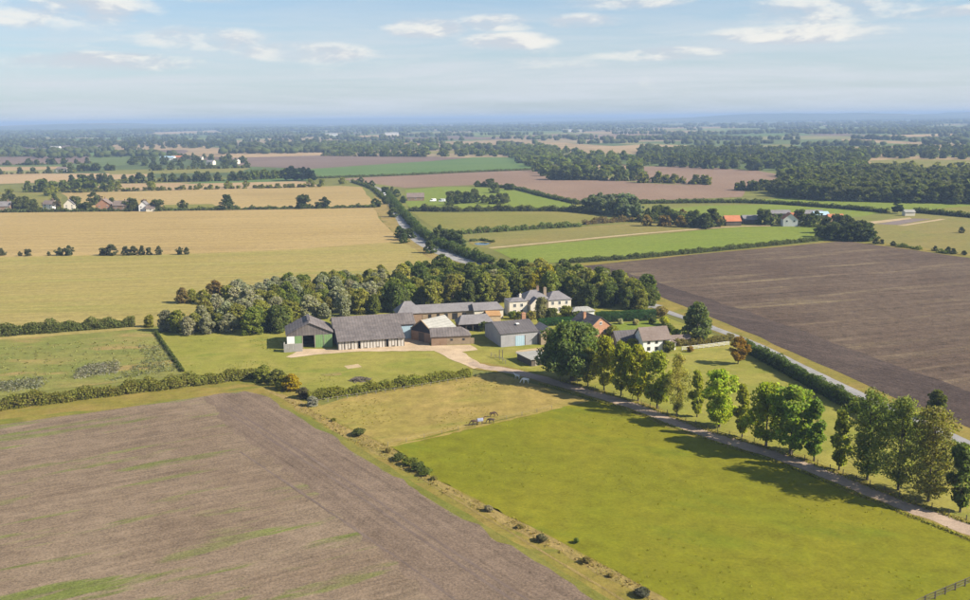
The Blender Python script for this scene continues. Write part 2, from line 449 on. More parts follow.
# base ground: near grass, far a patchwork of fields
gm, t = new_mat('farmland_patchwork')
geo = t.n('ShaderNodeNewGeometry')
pos = geo.outputs['Position']
vo = t.n('ShaderNodeTexVoronoi', feature='F1', distance='MINKOWSKI')
vo.inputs['Exponent'].default_value = 6.0
warp = t.mapping(pos, R(14), (430, 620, 1))
vm = t.n('ShaderNodeVectorMath', operation='MULTIPLY'); t.put(vm.inputs[0], warp); vm.inputs[1].default_value = (1, 1, 0)
t.put(vo.inputs['Vector'], vm.outputs[0]); vo.inputs['Scale'].default_value = 1.0
sepc = t.n('ShaderNodeSeparateColor'); t.put(sepc.inputs[0], vo.outputs['Color'])
ramp = t.n('ShaderNodeValToRGB'); ramp.color_ramp.interpolation = 'CONSTANT'
stops = [(0.0, (0.13, 0.17, 0.05)), (0.16, (0.38, 0.27, 0.14)), (0.30, (0.11, 0.15, 0.045)), (0.44, (0.20, 0.14, 0.105)), (0.54, (0.20, 0.235, 0.06)), (0.66, (0.34, 0.26, 0.14)), (0.76, (0.10, 0.13, 0.045)), (0.88, (0.26, 0.24, 0.09))]
e = ramp.color_ramp.elements
e[0].position, e[0].color = stops[0][0], ca(stops[0][1])
e[1].position, e[1].color = stops[1][0], ca(stops[1][1])
for p_, c_ in stops[2:]:
    x_ = e.new(p_); x_.color = ca(c_)
t.put(ramp.inputs[0], sepc.outputs[0])
sp = t.n('ShaderNodeSeparateXYZ'); t.put(sp.inputs[0], pos)
near = t.range(sp.outputs[1], 1150, 1250)
basec = t.mix(near, (0.13, 0.13, 0.033, 1), ramp.outputs[0])
nz = t.noise(pos, 0.012, 5, 0.65)
hs = t.n('ShaderNodeHueSaturation'); t.put(hs.inputs['Color'], basec); t.put(hs.inputs['Value'], t.range(nz, 0.25, 0.75, 0.75, 1.2))
finish(t, hs.outputs[0], 0.95, t.noise(pos, 0.8, 3), 0.1, 0.5, 0.05)
M['ground'] = gm
M['hill'] = field_mat('wooded_hill', (0.075, 0.10, 0.035), (0.11, 0.13, 0.045), (0.26, 0.21, 0.10), R(5), 260, 0.1, 3.0, 1800, (0.56, 0.6), 0.1, 0.02)


# ------------------------------------------------------------------ the ground, fields, roads
def jitter_poly(pts, step, amp, seed):
    rnd = random.Random(seed)
    out = []
    for a, b in zip(pts, pts[1:] + [pts[0]]):
        n = max(1, min(40, int((b - a).length / step)))
        nrm = Vector((-(b - a).y, (b - a).x, 0)).normalized() if (b - a).length > 0 else Vector((0, 0, 0))
        for i in range(n):
            p = a.lerp(b, i / n)
            if i: p = p + nrm * rnd.uniform(-amp, amp)
            out.append(p)
    return out


_seed = [0]


def field_sheet(name, px, mat, layer, label, jit=(6, 0.35), ground_pts=False):
    _seed[0] += 1
    pts = [Vector(p) if ground_pts else G(*p) for p in px]
    for p in pts: p.z = 0
    pts = jitter_poly(pts, jit[0], jit[1], _seed[0])
    z = 0.012 * layer
    tri = tessellate_polygon([pts])
    me = bpy.data.meshes.new(name)
    me.from_pydata([(p.x, p.y, z) for p in pts], [], [list(f) for f in tri])
    bm = bmesh.new(); bm.from_mesh(me)
    for f in bm.faces:
        f.normal_update()
        if f.normal.z < 0: f.normal_flip()
    bm.to_mesh(me); bm.free()
    me.materials.append(M[mat])
    return tag(link(name, me), label, kind='structure')


def smooth_path(pts, n=8):
    """Catmull-Rom through ground points"""
    P = [pts[0] * 2 - pts[1]] + pts + [pts[-1] * 2 - pts[-2]]
    out = []
    for i in range(1, len(P) - 2):
        p0, p1, p2, p3 = P[i - 1], P[i], P[i + 1], P[i + 2]
        for k in range(n):
            u = k / n
            out.append(0.5 * ((2 * p1) + (p2 - p0) * u + (2 * p0 - 5 * p1 + 4 * p2 - p3) * u * u + (3 * p1 - p0 - 3 * p2 + p3) * u ** 3))
    out.append(pts[-1])
    return out


def strip(name, px, width, mat, layer, label, off=0.0, wob=0.15, crown=0.0):
    _seed[0] += 1
    rnd = random.Random(_seed[0])
    pts = smooth_path([G(*p) for p in px])
    v, f = [], []
    z = 0.012 * layer
    for i, p in enumerate(pts):
        d = pts[min(i + 1, len(pts) - 1)] - pts[max(i - 1, 0)]; d.z = 0; d.normalize()
        n = Vector((-d.y, d.x, 0))
        a = off + width / 2 + rnd.uniform(-wob, wob); b = off - width / 2 + rnd.uniform(-wob, wob)
        for s_, zz in ((a, 0), (off, crown), (b, 0)):
            q = p + n * s_; v.append((q.x, q.y, z + zz))
    for i in range(len(pts) - 1):
        for k in range(2): f.append([i * 3 + k + 1, (i + 1) * 3 + k + 1, (i + 1) * 3 + k, i * 3 + k])
    me = bpy.data.meshes.new(name); me.from_pydata(v, [], f)
    bm = bmesh.new(); bm.from_mesh(me)
    for q in bm.faces:
        q.normal_update()
        if q.normal.z < 0: q.normal_flip()
    bm.to_mesh(me); bm.free()
    me.materials.append(M[mat])
    return tag(link(name, me), label, kind='structure')


# base sheet to the horizon
gx, gy = 26000, 42000
me = bpy.data.meshes.new('ground')
me.from_pydata([(-gx, -3000, -0.06), (gx, -3000, -0.06), (gx, gy, -0.06), (-gx, gy, -0.06)], [], [(0, 1, 2, 3)])
me.materials.append(M['ground'])
tag(link('ground', me), 'flat farmland stretching to the horizon', kind='structure')

# far hills: low wooded ridges
def hills(name, y0, x0, x1, hmax, depth, seed, label):
    rng = np.random.default_rng(seed)
    nx, ny = 90, 14
    v, f = [], []
    ph = rng.uniform(0, 6.28, 6)
    for j in range(ny):
        for i in range(nx):
            u, q = i / (nx - 1), j / (ny - 1)
            x, y = x0 + (x1 - x0) * u, y0 + depth * q
            env = math.sin(math.pi * u) ** 0.7 * math.sin(math.pi * q)
            h = 0.62 + 0.2 * math.sin(u * 9 + ph[0]) + 0.12 * math.sin(u * 23 + ph[1] + q * 3) + 0.06 * math.sin(u * 51 + ph[2]) + 0.04 * rng.normal()
            v.append((x, y, -0.5 + min(97.0, max(0, hmax * env * h))))
    for j in range(ny - 1):
        for i in range(nx - 1):
            f.append((j * nx + i, j * nx + i + 1, (j + 1) * nx + i + 1, (j + 1) * nx + i))
    m_ = bpy.data.meshes.new(name); m_.from_pydata(v, [], f); m_.materials.append(M['hill'])
    for p in m_.polygons: p.use_smooth = True
    return tag(link(name, m_), label, kind='structure')


hills('hills', 9500, 1300, 13000, 150, 5000, 3, 'long low wooded ridge closing the horizon')
hills('hills', 16500, -9500, 9500, 128, 8000, 5, 'faint distant ridge along the horizon')
hills('hills', 9000, -9500, -1200, 74, 5000, 8, 'low wooded rise with scattered pale houses')

# fields; pixel corners of the photograph give ground points
S_ = field_sheet
S_('ploughed_field', [(-420, 484), (0, 425), (245, 391), (262, 395), (600, 604), (870, 770), (-420, 770)], 'soil_near', 3, 'pale brown ploughed field with weedy green streaks')
S_('ploughed_headland', [(205, 397), (245, 391), (262, 395), (600, 604), (870, 770), (560, 700), (400, 570), (300, 482), (225, 425)], 'soil_head', 4, 'bare turned headland along the ploughed field edge', (2.5, 1.1))
strip('wheel_rut', [(225, 408), (340, 480), (420, 534), (520, 600), (650, 690)], 0.55, 'soil_rut', 5, 'wheel rut pair along the ploughed headland', 0.9, 0.1)
strip('wheel_rut', [(225, 408), (340, 480), (420, 534), (520, 600), (650, 690)], 0.55, 'soil_rut', 5, 'wheel rut pair along the ploughed headland', -0.9, 0.1)
strip('wheel_rut', [(240, 452), (330, 512), (400, 560), (470, 610)], 0.5, 'soil_rut', 5, 'faint single wheel rut where the headland meets the drilled rows', 0.0, 0.15)
S_('verge', [(-420, 462), (0, 408), (245, 376), (300, 388), (320, 404), (390, 444), (565, 542), (660, 594), (930, 770), (860, 770), (600, 606), (258, 396), (245, 393), (0, 427), (-420, 486)], 'verge', 1, 'yellowish grass verge between hedge and ploughed field')
S_('verge', [(262, 388), (300, 400), (330, 419), (390, 446), (439, 481), (565, 544), (660, 595), (935, 770), (905, 770), (640, 594), (545, 545), (420, 479), (320, 422)], 'verge_dry', 2, 'dry tawny grass strip with bushes beside the pasture', (3, 0.6))
S_('verge', [(262, 393), (335, 432), (430, 492), (545, 560), (618, 604), (890, 770), (868, 770), (600, 605), (430, 501), (320, 433), (258, 396)], 'verge_green', 2.5, 'green grass strip at the edge of the ploughed headland', (4, 0.3))
strip('grass_track', [(300, 408), (400, 466), (500, 526), (620, 598), (760, 682)], 0.5, 'verge_dry', 3.2, 'worn pale wheel line in the verge', 0, 0.12)
S_('pasture', [(388, 445), (470, 427), (560, 407), (590, 401), (640, 410), (700, 436), (780, 464), (885, 506), (970, 540), (1400, 712), (1400, 780), (930, 770), (660, 595), (565, 544), (439, 481)], 'pasture', 2, 'mustard green grazed pasture beside the track')
S_('paddock', [(310, 409), (345, 398), (470, 376), (500, 373), (590, 401), (560, 407), (470, 427), (390, 446)], 'paddock', 3, 'dry golden paddock where the horses graze', (4, 0.5))
strip('trodden_path', [(388, 446.5), (430, 438), (475, 427), (520, 417), (562, 407)], 1.0, 'paddock', 4, 'pale trodden path along the paddock fence', 0, 0.35)
S_('lawn', [(150, 332), (280, 329), (300, 320), (420, 310), (520, 300), (620, 300), (700, 330), (760, 352), (850, 400), (970, 458), (1300, 610), (1300, 655), (970, 523), (797, 456), (633, 404), (560, 382), (474, 362), (472, 374), (320, 400), (290, 390), (255, 378), (185, 374)], 'lawn', 1, 'mown grass around the farm buildings and avenue trees')
S_('rough_pasture', [(-420, 372), (0, 340), (145, 329), (158, 334), (185, 374), (0, 396), (-420, 450)], 'rough', 2, 'rough grazing with pale scrub patches')
S_('stubble_field', [(-500, 219), (0, 212), (200, 210), (374, 207), (382, 222), (398, 237), (406, 241), (300, 249), (180, 254), (0, 257), (-500, 266)], 'stubble', 2, 'pale golden stubble field in front of the village', (25, 1.2))
S_('stubble_field', [(-500, 264), (0, 256), (180, 253), (300, 248), (406, 240), (425, 253), (470, 266), (490, 272), (430, 285), (300, 300), (180, 318), (150, 328), (0, 340), (-500, 376)], 'stubble_green', 1.5, 'greening stubble field behind the farm woodland', (15, 1.0))
S_('verge', [(374, 196), (392, 206), (404, 222), (420, 240), (445, 254), (482, 266), (470, 268), (428, 258), (404, 242), (384, 224), (374, 208)], 'verge_dry', 3, 'dry grass bank beside the main road', (8, 1.0))
S_('ploughed_field', [(583, 266), (700, 254), (845, 241), (970, 258), (1400, 318), (1400, 615), (970, 428), (860, 382), (760, 337), (700, 312), (640, 288)], 'soil_dark', 3, 'dark brown ploughed field beyond the lane', (12, 0.8))
S_('ploughed_headland', [(583, 266), (640, 288), (700, 312), (760, 337), (860, 382), (970, 428), (1400, 615), (1400, 560), (970, 392), (860, 352), (760, 316), (680, 290), (600, 264.5)], 'soil_dark_head', 4, 'darker turned headland beside the lane', (10, 1.2))
S_('verge', [(574, 264), (640, 259), (815, 243), (848, 237.5), (970, 255), (1400, 312), (1400, 324), (970, 260), (845, 242.5), (700, 256), (588, 269)], 'verge', 2, 'straw coloured margin round the dark ploughed field', (12, 0.8))
S_('verge', [(640, 284), (700, 309), (760, 334), (860, 380), (970, 426), (1400, 606), (1400, 640), (970, 450), (850, 396), (757, 350), (690, 322), (640, 300)], 'verge', 2, 'golden grass banks along the lane', (6, 0.5))
S_('green_field', [(493, 250), (560, 243), (650, 235), (740, 227), (818, 226), (826, 240), (640, 257), (566, 263), (520, 262)], 'green', 2, 'bright green meadow next to the dark ploughed field', (12, 0.8))
S_('pasture', [(462, 235), (578, 227.5), (640, 222), (720, 220), (735, 226), (650, 235), (560, 243), (493, 250), (474, 246)], 'tan_green', 2, 'tan green meadow with a small pond', (12, 0.8))
strip('farm_track', [(490, 248), (560, 241.5), (650, 233), (740, 226.5), (800, 226)], 4.0, 'strip_tan', 4, 'pale track across the green meadows')
S_('pasture', [(411, 212), (460, 213), (560, 211), (594, 214), (604, 218), (578, 226), (466, 232), (440, 232)], 'olive', 2, 'olive yellow meadow between two hedges', (14, 1))
S_('green_field', [(405, 190), (440, 187), (476, 187), (512, 189.5), (548, 198), (574, 205), (560, 210), (408, 208)], 'green', 2, 'green meadow with a fringe of shrubs', (16, 1))
S_('stubble_field', [(340, 179), (400, 175.5), (544, 169.5), (640, 183), (700, 186), (745, 190), (742, 197), (650, 200.5), (578, 203), (546, 195), (510, 187.5), (476, 185), (405, 188)], 'stubble_pink', 1.5, 'pinkish brown stubble field beyond the meadows', (30, 2))
S_('stubble_field', [(640, 166.5), (690, 166), (759, 171), (786, 176), (769, 187), (745, 190), (700, 186), (630, 181), (632, 176)], 'stubble_pink', 2, 'rosy stubble field beside the far wood', (30, 2))
S_('green_field', [(310, 169), (432, 161), (473, 157.5), (524, 157.5), (542, 166), (540, 169.5), (400, 175), (320, 177)], 'green_far', 2, 'long green field beyond the village', (40, 2))
S_('ploughed_field', [(228, 158), (320, 155.5), (420, 156.5), (470, 158), (432, 161), (310, 169), (240, 166)], 'soil_far', 2, 'brown ploughed field far behind the village', (40, 2))
S_('stubble_field', [(212, 151), (335, 149.5), (338, 153), (320, 155.5), (228, 158)], 'stubble_far', 2, 'pale stubble field far behind the village', (40, 2))
S_('green_field', [(-300, 151), (0, 150), (150, 150), (182, 155), (0, 157), (-300, 159)], 'green_far', 2, 'long green field below the distant woods', (40, 2))
S_('ploughed_field', [(-300, 159), (0, 157), (88, 156), (90, 163), (0, 165), (-300, 168)], 'soil_far', 2, 'brown field strip beyond the village', (40, 2))
S_('stubble_field', [(-300, 170), (0, 167), (60, 166.5), (62, 169), (0, 171), (-300, 174)], 'stubble_far', 2, 'thin straw coloured strip beyond the village', (40, 2))
S_('stubble_field', [(-300, 177), (0, 174), (150, 173), (155, 176), (110, 180), (0, 184), (-300, 190)], 'stubble_far', 2, 'tan field strip between tree belts behind the village', (40, 2))
S_('stubble_field', [(108, 184), (306, 181), (318, 186), (306, 188.5), (60, 192)], 'stubble_far', 2, 'sunlit tan field strip above the village', (40, 2))
S_('stubble_field', [(60, 193), (220, 189.5), (340, 186), (362, 187), (374, 204), (330, 208), (160, 209), (80, 207)], 'stubble', 2.5, 'peach coloured stubble field with three lone trees', (30, 1.5))
S_('lawn', [(163, 205), (212, 204), (220, 208), (164, 210)], 'olive', 3, 'small green paddock at the village edge', (20, 1))
S_('lawn', [(-120, 193), (60, 192), (64, 208), (-120, 212)], 'olive', 2.2, 'green gardens of the village', (20, 1))
S_('green_field', [(245, 177), (300, 173), (320, 178), (312, 181), (180, 184)], 'green_far', 2.4, 'narrow green field by the dark conifers', (30, 1))
S_('green_field', [(645, 211), (700, 206), (790, 204), (885, 212), (860, 217), (720, 216), (645, 216)], 'green', 2, 'long green meadow behind the red roofed farm', (20, 1))
S_('green_field', [(752, 200), (800, 198), (970, 202.5), (1300, 210), (1300, 222), (970, 213), (912, 210.5), (800, 205)], 'green', 2.4, 'green meadow in front of the dark wood', (20, 1))
S_('pasture', [(846, 238), (868, 224), (912, 212), (970, 217), (1400, 232), (1400, 312), (970, 255)], 'tan_green', 1.6, 'tan green pasture beyond the corner copse', (20, 1))
S_('green_field', [(935, 209), (970, 206), (1200, 212), (1200, 226), (970, 216), (915, 212)], 'olive', 2.6, 'pale green meadow strip by the long hedge', (20, 1))
S_('bare_strip', [(862, 222.5), (910, 217.5), (912, 219), (872, 224)], 'strip_tan', 3, 'sandy strip of bare ground in the far pasture', (20, 0.5))
S_('bare_strip', [(876, 224), (914, 218.5), (932, 219), (898, 225)], 'strip_purple', 3, 'purplish bare strip in the far pasture', (20, 0.5))
S_('bare_strip', [(897, 225.5), (940, 219), (946, 219.5), (904, 226)], 'strip_tan', 3, 'second sandy strip in the far pasture', (20, 0.5))
S_('green_field', [(868, 161), (900, 159), (1100, 163), (1100, 172), (970, 169), (880, 167)], 'olive', 2, 'yellow green field between distant woods', (40, 2))
S_('stubble_field', [(540, 165), (590, 164), (640, 165), (632, 170), (560, 170)], 'stubble_far', 2, 'small tan field among distant copses', (40, 2))
S_('lawn', [(604, 324), (658, 320), (668, 334), (640, 338), (612, 335)], 'green', 2, 'bright cottage garden lawn', (5, 0.3))

FAR_STRIPS = [
    ([(150, 132.6), (215, 130.6), (222, 132.6), (160, 134.6)], 'stubble_far', 'thin tan strip on the distant plain above the hamlet'),
    ([(296, 134.2), (340, 133), (346, 135), (300, 136.5)], 'stubble_far', 'pale strip on the plain near the industrial sheds'),
    ([(350, 136), (398, 134.5), (405, 136.6), (352, 138.5)], 'stubble_far', 'long straw strip beside the industrial sheds'),
    ([(470, 138.2), (560, 134), (662, 134.6), (668, 137), (560, 138)], 'stubble_pink', 'broad pinkish strip across the distant plain'),
    ([(585, 147.6), (640, 144.8), (694, 145.6), (690, 148.4), (600, 149.4)], 'stubble_far', 'tan strip between the woods of the middle distance'),
    ([(716, 146.5), (790, 144.2), (796, 146.4), (722, 148.6)], 'tan_green', 'olive strip between the woods of the middle distance'),
    ([(845, 148.6), (970, 146.4), (1120, 148), (1120, 151), (970, 149.6), (850, 151)], 'stubble_far', 'straw strip above the yellow green field'),
    ([(420, 151.5), (500, 149.6), (512, 152), (430, 154)], 'tan_green', 'olive strip beyond the long green field'),
    ([(20, 139.5), (130, 137.6), (150, 139.6), (30, 141.6)], 'green_far', 'dull green strip among the distant woods'),
    ([(230, 143.5), (330, 142), (340, 144.5), (240, 146)], 'soil_far', 'brown strip among the distant woods'),
    ([(560, 154.5), (620, 153), (628, 156), (566, 157.6)], 'tan_green', 'small olive field inside the open woodland'),
    ([(700, 157), (760, 155), (770, 158), (710, 160)], 'tan_green', 'small clearing inside the dense wood'),
    ([(690, 136), (800, 133.4), (820, 135.2), (700, 138)], 'green_far', 'dull green strip far below the ridge'),
    ([(860, 136), (980, 133), (1000, 135), (870, 138)], 'stubble_far', 'faint straw strip far below the ridge'),
    ([(60, 127.6), (250, 125.6), (260, 126.8), (70, 129)], 'stubble_far', 'faint pale strip near the horizon'),
    ([(420, 127.2), (560, 124.6), (570, 125.8), (430, 128.6)], 'stubble_far', 'second faint pale strip near the horizon'),
]
for px_, mt_, lb_ in FAR_STRIPS: S_('far_field', px_, mt_, 3, lb_, (120, 8))
S_('green_field', [(100, 170.5), (250, 167.5), (240, 172.5), (110, 174.5)], 'olive', 2.2, 'olive field between the hamlet and the tree belts', (40, 2))

# roads, lane, tracks
strip('road', [(352, 181), (378, 189), (390, 200), (399, 214), (412, 234), (434, 249), (468, 262), (520, 276), (590, 292), (655, 307)], 8.5, 'road', 5, 'grey main road curving past the stubble fields', 0, 0.1, 0.08)
strip('lane', [(655, 307), (672, 313.5), (713, 328), (757, 345), (800, 366), (850, 390), (970, 445), (1300, 600)], 3.5, 'road', 5, 'narrow grey lane between hedge and dark field', 0, 0.1, 0.05)
strip('lay_by', [(434, 251), (446, 252), (456, 254)], 5.0, 'track', 5.5, 'pale lay-by gravel beside the main road')
strip('farm_track', [(470, 362.5), (482, 366.5), (520, 373), (560, 384), (633, 406), (700, 432), (790, 460), (890, 500), (970, 530), (1080, 575), (1300, 670)], 4.2, 'track', 5, 'stony farm track below the avenue trees', 0, 0.35, 0.05)
strip('farm_track_verge', [(474, 365), (520, 373), (560, 384), (633, 406), (700, 432), (790, 460), (890, 500), (970, 530), (1080, 575), (1300, 670)], 7.2, 'verge', 4, 'worn grass edges of the farm track', 0, 0.5)
S_('yard', [(286, 357), (303, 349), (335, 349), (404, 346), (404, 334), (416, 330), (430, 346), (470, 345), (478, 350), (462, 352), (484, 366), (474, 369), (454, 361), (434, 351), (360, 351.6), (318, 354.5), (291, 358)], 'yard', 6, 'sandy yard in front of the barns', (3, 0.35))
S_('yard', [(516, 351), (552, 346), (560, 356), (520, 359)], 'strip_tan', 3, 'bare earth behind the white roofed shed', (3, 0.3))
S_('bare_patch', [(344, 366), (358, 364), (362, 367), (348, 369)], 'strip_tan', 3, 'bare earth patch on the farm lawn', (2, 0.3))
S_('bare_patch', [(320, 374), (340, 372), (342, 375), (322, 376)], 'rough', 3, 'thin bare streak on the farm lawn', (2, 0.3))

# ------------------------------------------------------------------ foliage generators
def leaves(cent, nrm, size, rng, aspect=0.65):
    """one rhombic leaf clump face at each centre"""
    n = len(cent)
    nrm = nrm / np.maximum(np.linalg.norm(nrm, axis=1, keepdims=True), 1e-6)
    r = rng.normal(size=(n, 3))
    a = np.cross(nrm, r); a /= np.maximum(np.linalg.norm(a, axis=1, keepdims=True), 1e-6)
    b = np.cross(nrm, a)
    sz = (size * rng.uniform(0.6, 1.35, n))[:, None]
    bend = nrm * sz * 0.18
    v = np.stack([cent + a * sz - bend, cent + b * sz * aspect + bend, cent - a * sz - bend, cent - b * sz * aspect + bend], 1).reshape(-1, 3)
    f = np.arange(n * 4).reshape(-1, 4)
    return v, f


def crown_arrays(seed, h, rx, base, nclump, nleaf, leaf, cr, egg=0.25, top_pull=0.0, fill=0.5, lop=0.12, shell=0.55, sq=2.4):
    rng = np.random.default_rng(seed)
    zc, rz = (base + h) / 2, (h - base) / 2
    zz = rng.uniform(-1, 1, nclump)
    prof = (1 - np.abs(zz) ** sq) ** (1 / sq)
    ang = rng.uniform(0, 2 * math.pi, nclump)
    rad = (shell + (1 - shell) * rng.uniform(0, 1, nclump) ** fill) * rng.uniform(0.78, 1.1, nclump)
    c = np.stack([np.cos(ang) * prof * rad, np.sin(ang) * prof * rad, zz], 1)
    wdt = 1.0 - egg * c[:, 2] + 0.0
    lobe = 1 + lop * np.sin(np.arctan2(c[:, 1], c[:, 0]) * 3 + seed) + lop * np.sin(c[:, 2] * 4 + seed * 1.7)
    inner = max(0.2, 1 - cr / rx)
    C = np.stack([c[:, 0] * rx * wdt * lobe * inner, c[:, 1] * rx * wdt * lobe * inner, zc + c[:, 2] * rz * max(0.3, 1 - cr / rz)], 1)
    crad = cr * rng.uniform(0.6, 1.25, nclump)
    k = np.repeat(np.arange(nclump), nleaf)
    ld = rng.normal(size=(len(k), 3)); ld /= np.linalg.norm(ld, axis=1, keepdims=True)
    rr = (0.45 + 0.55 * rng.uniform(0, 1, len(k)) ** 0.6)
    pos = C[k] + ld * (rr * crad[k])[:, None] * np.array([1, 1, 0.8])
    out = pos - np.array([0, 0, zc - 0.15 * rz]); out /= np.maximum(np.linalg.norm(out, axis=1, keepdims=True), 1e-6)
    nrm = ld * 0.45 + out * 0.3 + rng.normal(size=ld.shape) * 0.75 + np.array([0, 0, 0.15])
    pos[:, 2] = np.maximum(pos[:, 2], 0.05 * leaf + rng.uniform(0, .4, len(pos)))
    v, f = leaves(pos, nrm, leaf, rng)
    return v, f, C, zc, rz


class Kind:
    """a tree kind: crown mesh and trunk mesh at its own height"""
    def __init__(s, name, seed, h, rx, base, nclump, nleaf, leaf, cr, trunk_r, limbs=7, **kw):
        v, f, C, zc, rz = crown_arrays(seed, h, rx, base, nclump, nleaf, leaf, cr, **kw)
        s.h, s.rx = h, rx
        s.crown = mesh_np(name + '_crown', v, f, LEAF)
        rng = random.Random(seed)
        mb = MB()
        top = base + (h - base) * 0.72
        pts = [(0, 0, -0.1)] + [(rng.uniform(-.02, .02) * h * q, rng.uniform(-.02, .02) * h * q, top * q) for q in (0.15, 0.4, 0.7, 1.0)]
        mb.tube(pts, [trunk_r * 1.35, trunk_r, trunk_r * 0.8, trunk_r * 0.5, trunk_r * 0.2], 7)
        idx = list(range(len(C))); rng.shuffle(idx)
        for i in idx[:limbs]:
            e_ = Vector(C[i]); q = min(0.9, max(0.12, (e_.z - 0.25 * math.hypot(e_.x, e_.y)) / top)) * 0.8
            s0 = Vector((0, 0, top * q))
            mid_ = s0.lerp(e_, 0.5) + Vector((0, 0, -0.06 * h * 0.3))
            mb.tube([s0, mid_, e_], [trunk_r * 0.45 * (1.1 - q), trunk_r * 0.28, trunk_r * 0.1], 5)
        s.trunk = mb.mesh(name + '_trunk', M['bark'])
        # one mesh with both, for trees too small to show their parts
        s.v, s.f = v, f


K = {}
def kinds(prefix, seeds, **kw):
    K[prefix] = [Kind(f'{prefix}_{i}', sd_, **kw) for i, sd_ in enumerate(seeds)]


kinds('avenue', (11, 12, 13, 14), h=15, rx=4.9, base=0.9, nclump=80, nleaf=85, leaf=0.33, cr=1.35, trunk_r=0.24, lop=0.28, shell=0.4, fill=0.6, egg=0.15)
kinds('big', (21,), h=17, rx=9.0, base=1.2, nclump=210, nleaf=90, leaf=0.42, cr=1.9, trunk_r=0.5, limbs=14, egg=0.2, lop=0.2)
kinds('sparse', (31, 32, 33), h=18, rx=5.8, base=0.6, nclump=300, nleaf=26, leaf=0.22, cr=1.0, trunk_r=0.2, limbs=50, egg=0.12, fill=0.8, shell=0.2, lop=0.3, sq=2.2)
kinds('slim', (41, 42), h=12, rx=2.0, base=0.4, nclump=56, nleaf=60, leaf=0.30, cr=0.8, trunk_r=0.14, egg=0.1, lop=0.2)
kinds('wood', (51, 52, 53, 54, 55), h=11, rx=4.4, base=-1.5, nclump=120, nleaf=40, leaf=0.42, cr=1.1, trunk_r=0.25, egg=0.2, lop=0.22, shell=0.5)
kinds('mid', (61, 62, 63, 64), h=12, rx=5.6, base=-2.0, nclump=70, nleaf=26, leaf=0.72, cr=1.35, trunk_r=0.3, limbs=4, egg=0.25, lop=0.32, shell=0.45)
kinds('shrub', (71, 72, 73), h=3.2, rx=2.0, base=0.0, nclump=28, nleaf=60, leaf=0.24, cr=0.75, trunk_r=0.06, limbs=4, egg=0.2)
kinds('conifer', (81, 82), h=13, rx=3.0, base=0.6, nclump=45, nleaf=60, leaf=0.5, cr=1.1, trunk_r=0.2, egg=0.75)

OLIVE, DARK, SILVER, GOLD, LIME, MIDG, RUST, ORANGE, BRONZE = (0.165, 0.158, 0.035), (0.085, 0.096, 0.028), (0.188, 0.182, 0.122), (0.40, 0.28, 0.02), (0.23, 0.235, 0.03), (0.130, 0.146, 0.032), (0.25, 0.13, 0.04), (0.48, 0.19, 0.03), (0.19, 0.150, 0.058)
BRIGHT = 1.32      # leaf reflectance of the sunny early autumn foliage
_rt = random.Random(77)


def tree(name, kind, loc, h, label, colr, cat='tree', group=None, wide=1.0, parts=True, var=None):
    k = K[kind][var if var is not None else _rt.randrange(len(K[kind]))]
    s_ = h / k.h
    lum_ = BRIGHT * _rt.uniform(0.85, 1.15)
    jit_ = [c * lum_ * _rt.uniform(0.96, 1.04) for c in colr]
    o = empty(name, loc, _rt.uniform(0, 6.28))
    o.scale = (s_ * wide, s_ * wide * _rt.uniform(0.92, 1.08), s_)
    c = link('crown', k.crown, o); c.color = c4(jit_)
    if parts: link('trunk', k.trunk, o)
    return tag(o, label, cat, group)


def small_tree(name, kind, loc, h, label, colr, cat='tree', group=None, wide=1.0):
    """far tree: crown mesh alone, its stem is hidden by the foliage"""
    k = K[kind][_rt.randrange(len(K[kind]))]
    s_ = h / k.h
    o = link(name, k.crown, None, loc)
    o.rotation_euler = (0, 0, _rt.uniform(0, 6.28))
    o.scale = (s_ * wide, s_ * wide * _rt.uniform(0.9, 1.1), s_)
    lum_ = BRIGHT * _rt.uniform(0.85, 1.15)
    o.color = c4([c * lum_ * _rt.uniform(0.96, 1.04) for c in colr])
    return tag(o, label, cat, group)


def inside(p, poly):
    x, y = p; r = False
    for (x0, y0), (x1, y1) in zip(poly, poly[1:] + poly[:1]):
        if (y0 > y) != (y1 > y) and x < (x1 - x0) * (y - y0) / (y1 - y0) + x0: r = not r
    return r


def fill_poly(px, spacing, seed, limit=2000):
    rnd = random.Random(seed)
    poly = [tuple(G(*p))[:2] for p in px]
    xs, ys = [p[0] for p in poly], [p[1] for p in poly]
    out = []
    for _ in range(limit * 12):
        p = (rnd.uniform(min(xs), max(xs)), rnd.uniform(min(ys), max(ys)))
        if inside(p, poly) and all((p[0] - q[0]) ** 2 + (p[1] - q[1]) ** 2 > spacing ** 2 for q in out):
            out.append(p)
            if len(out) >= limit: break
    return out


def path_points(px, n=10):
    return smooth_path([G(*p) for p in px], n)


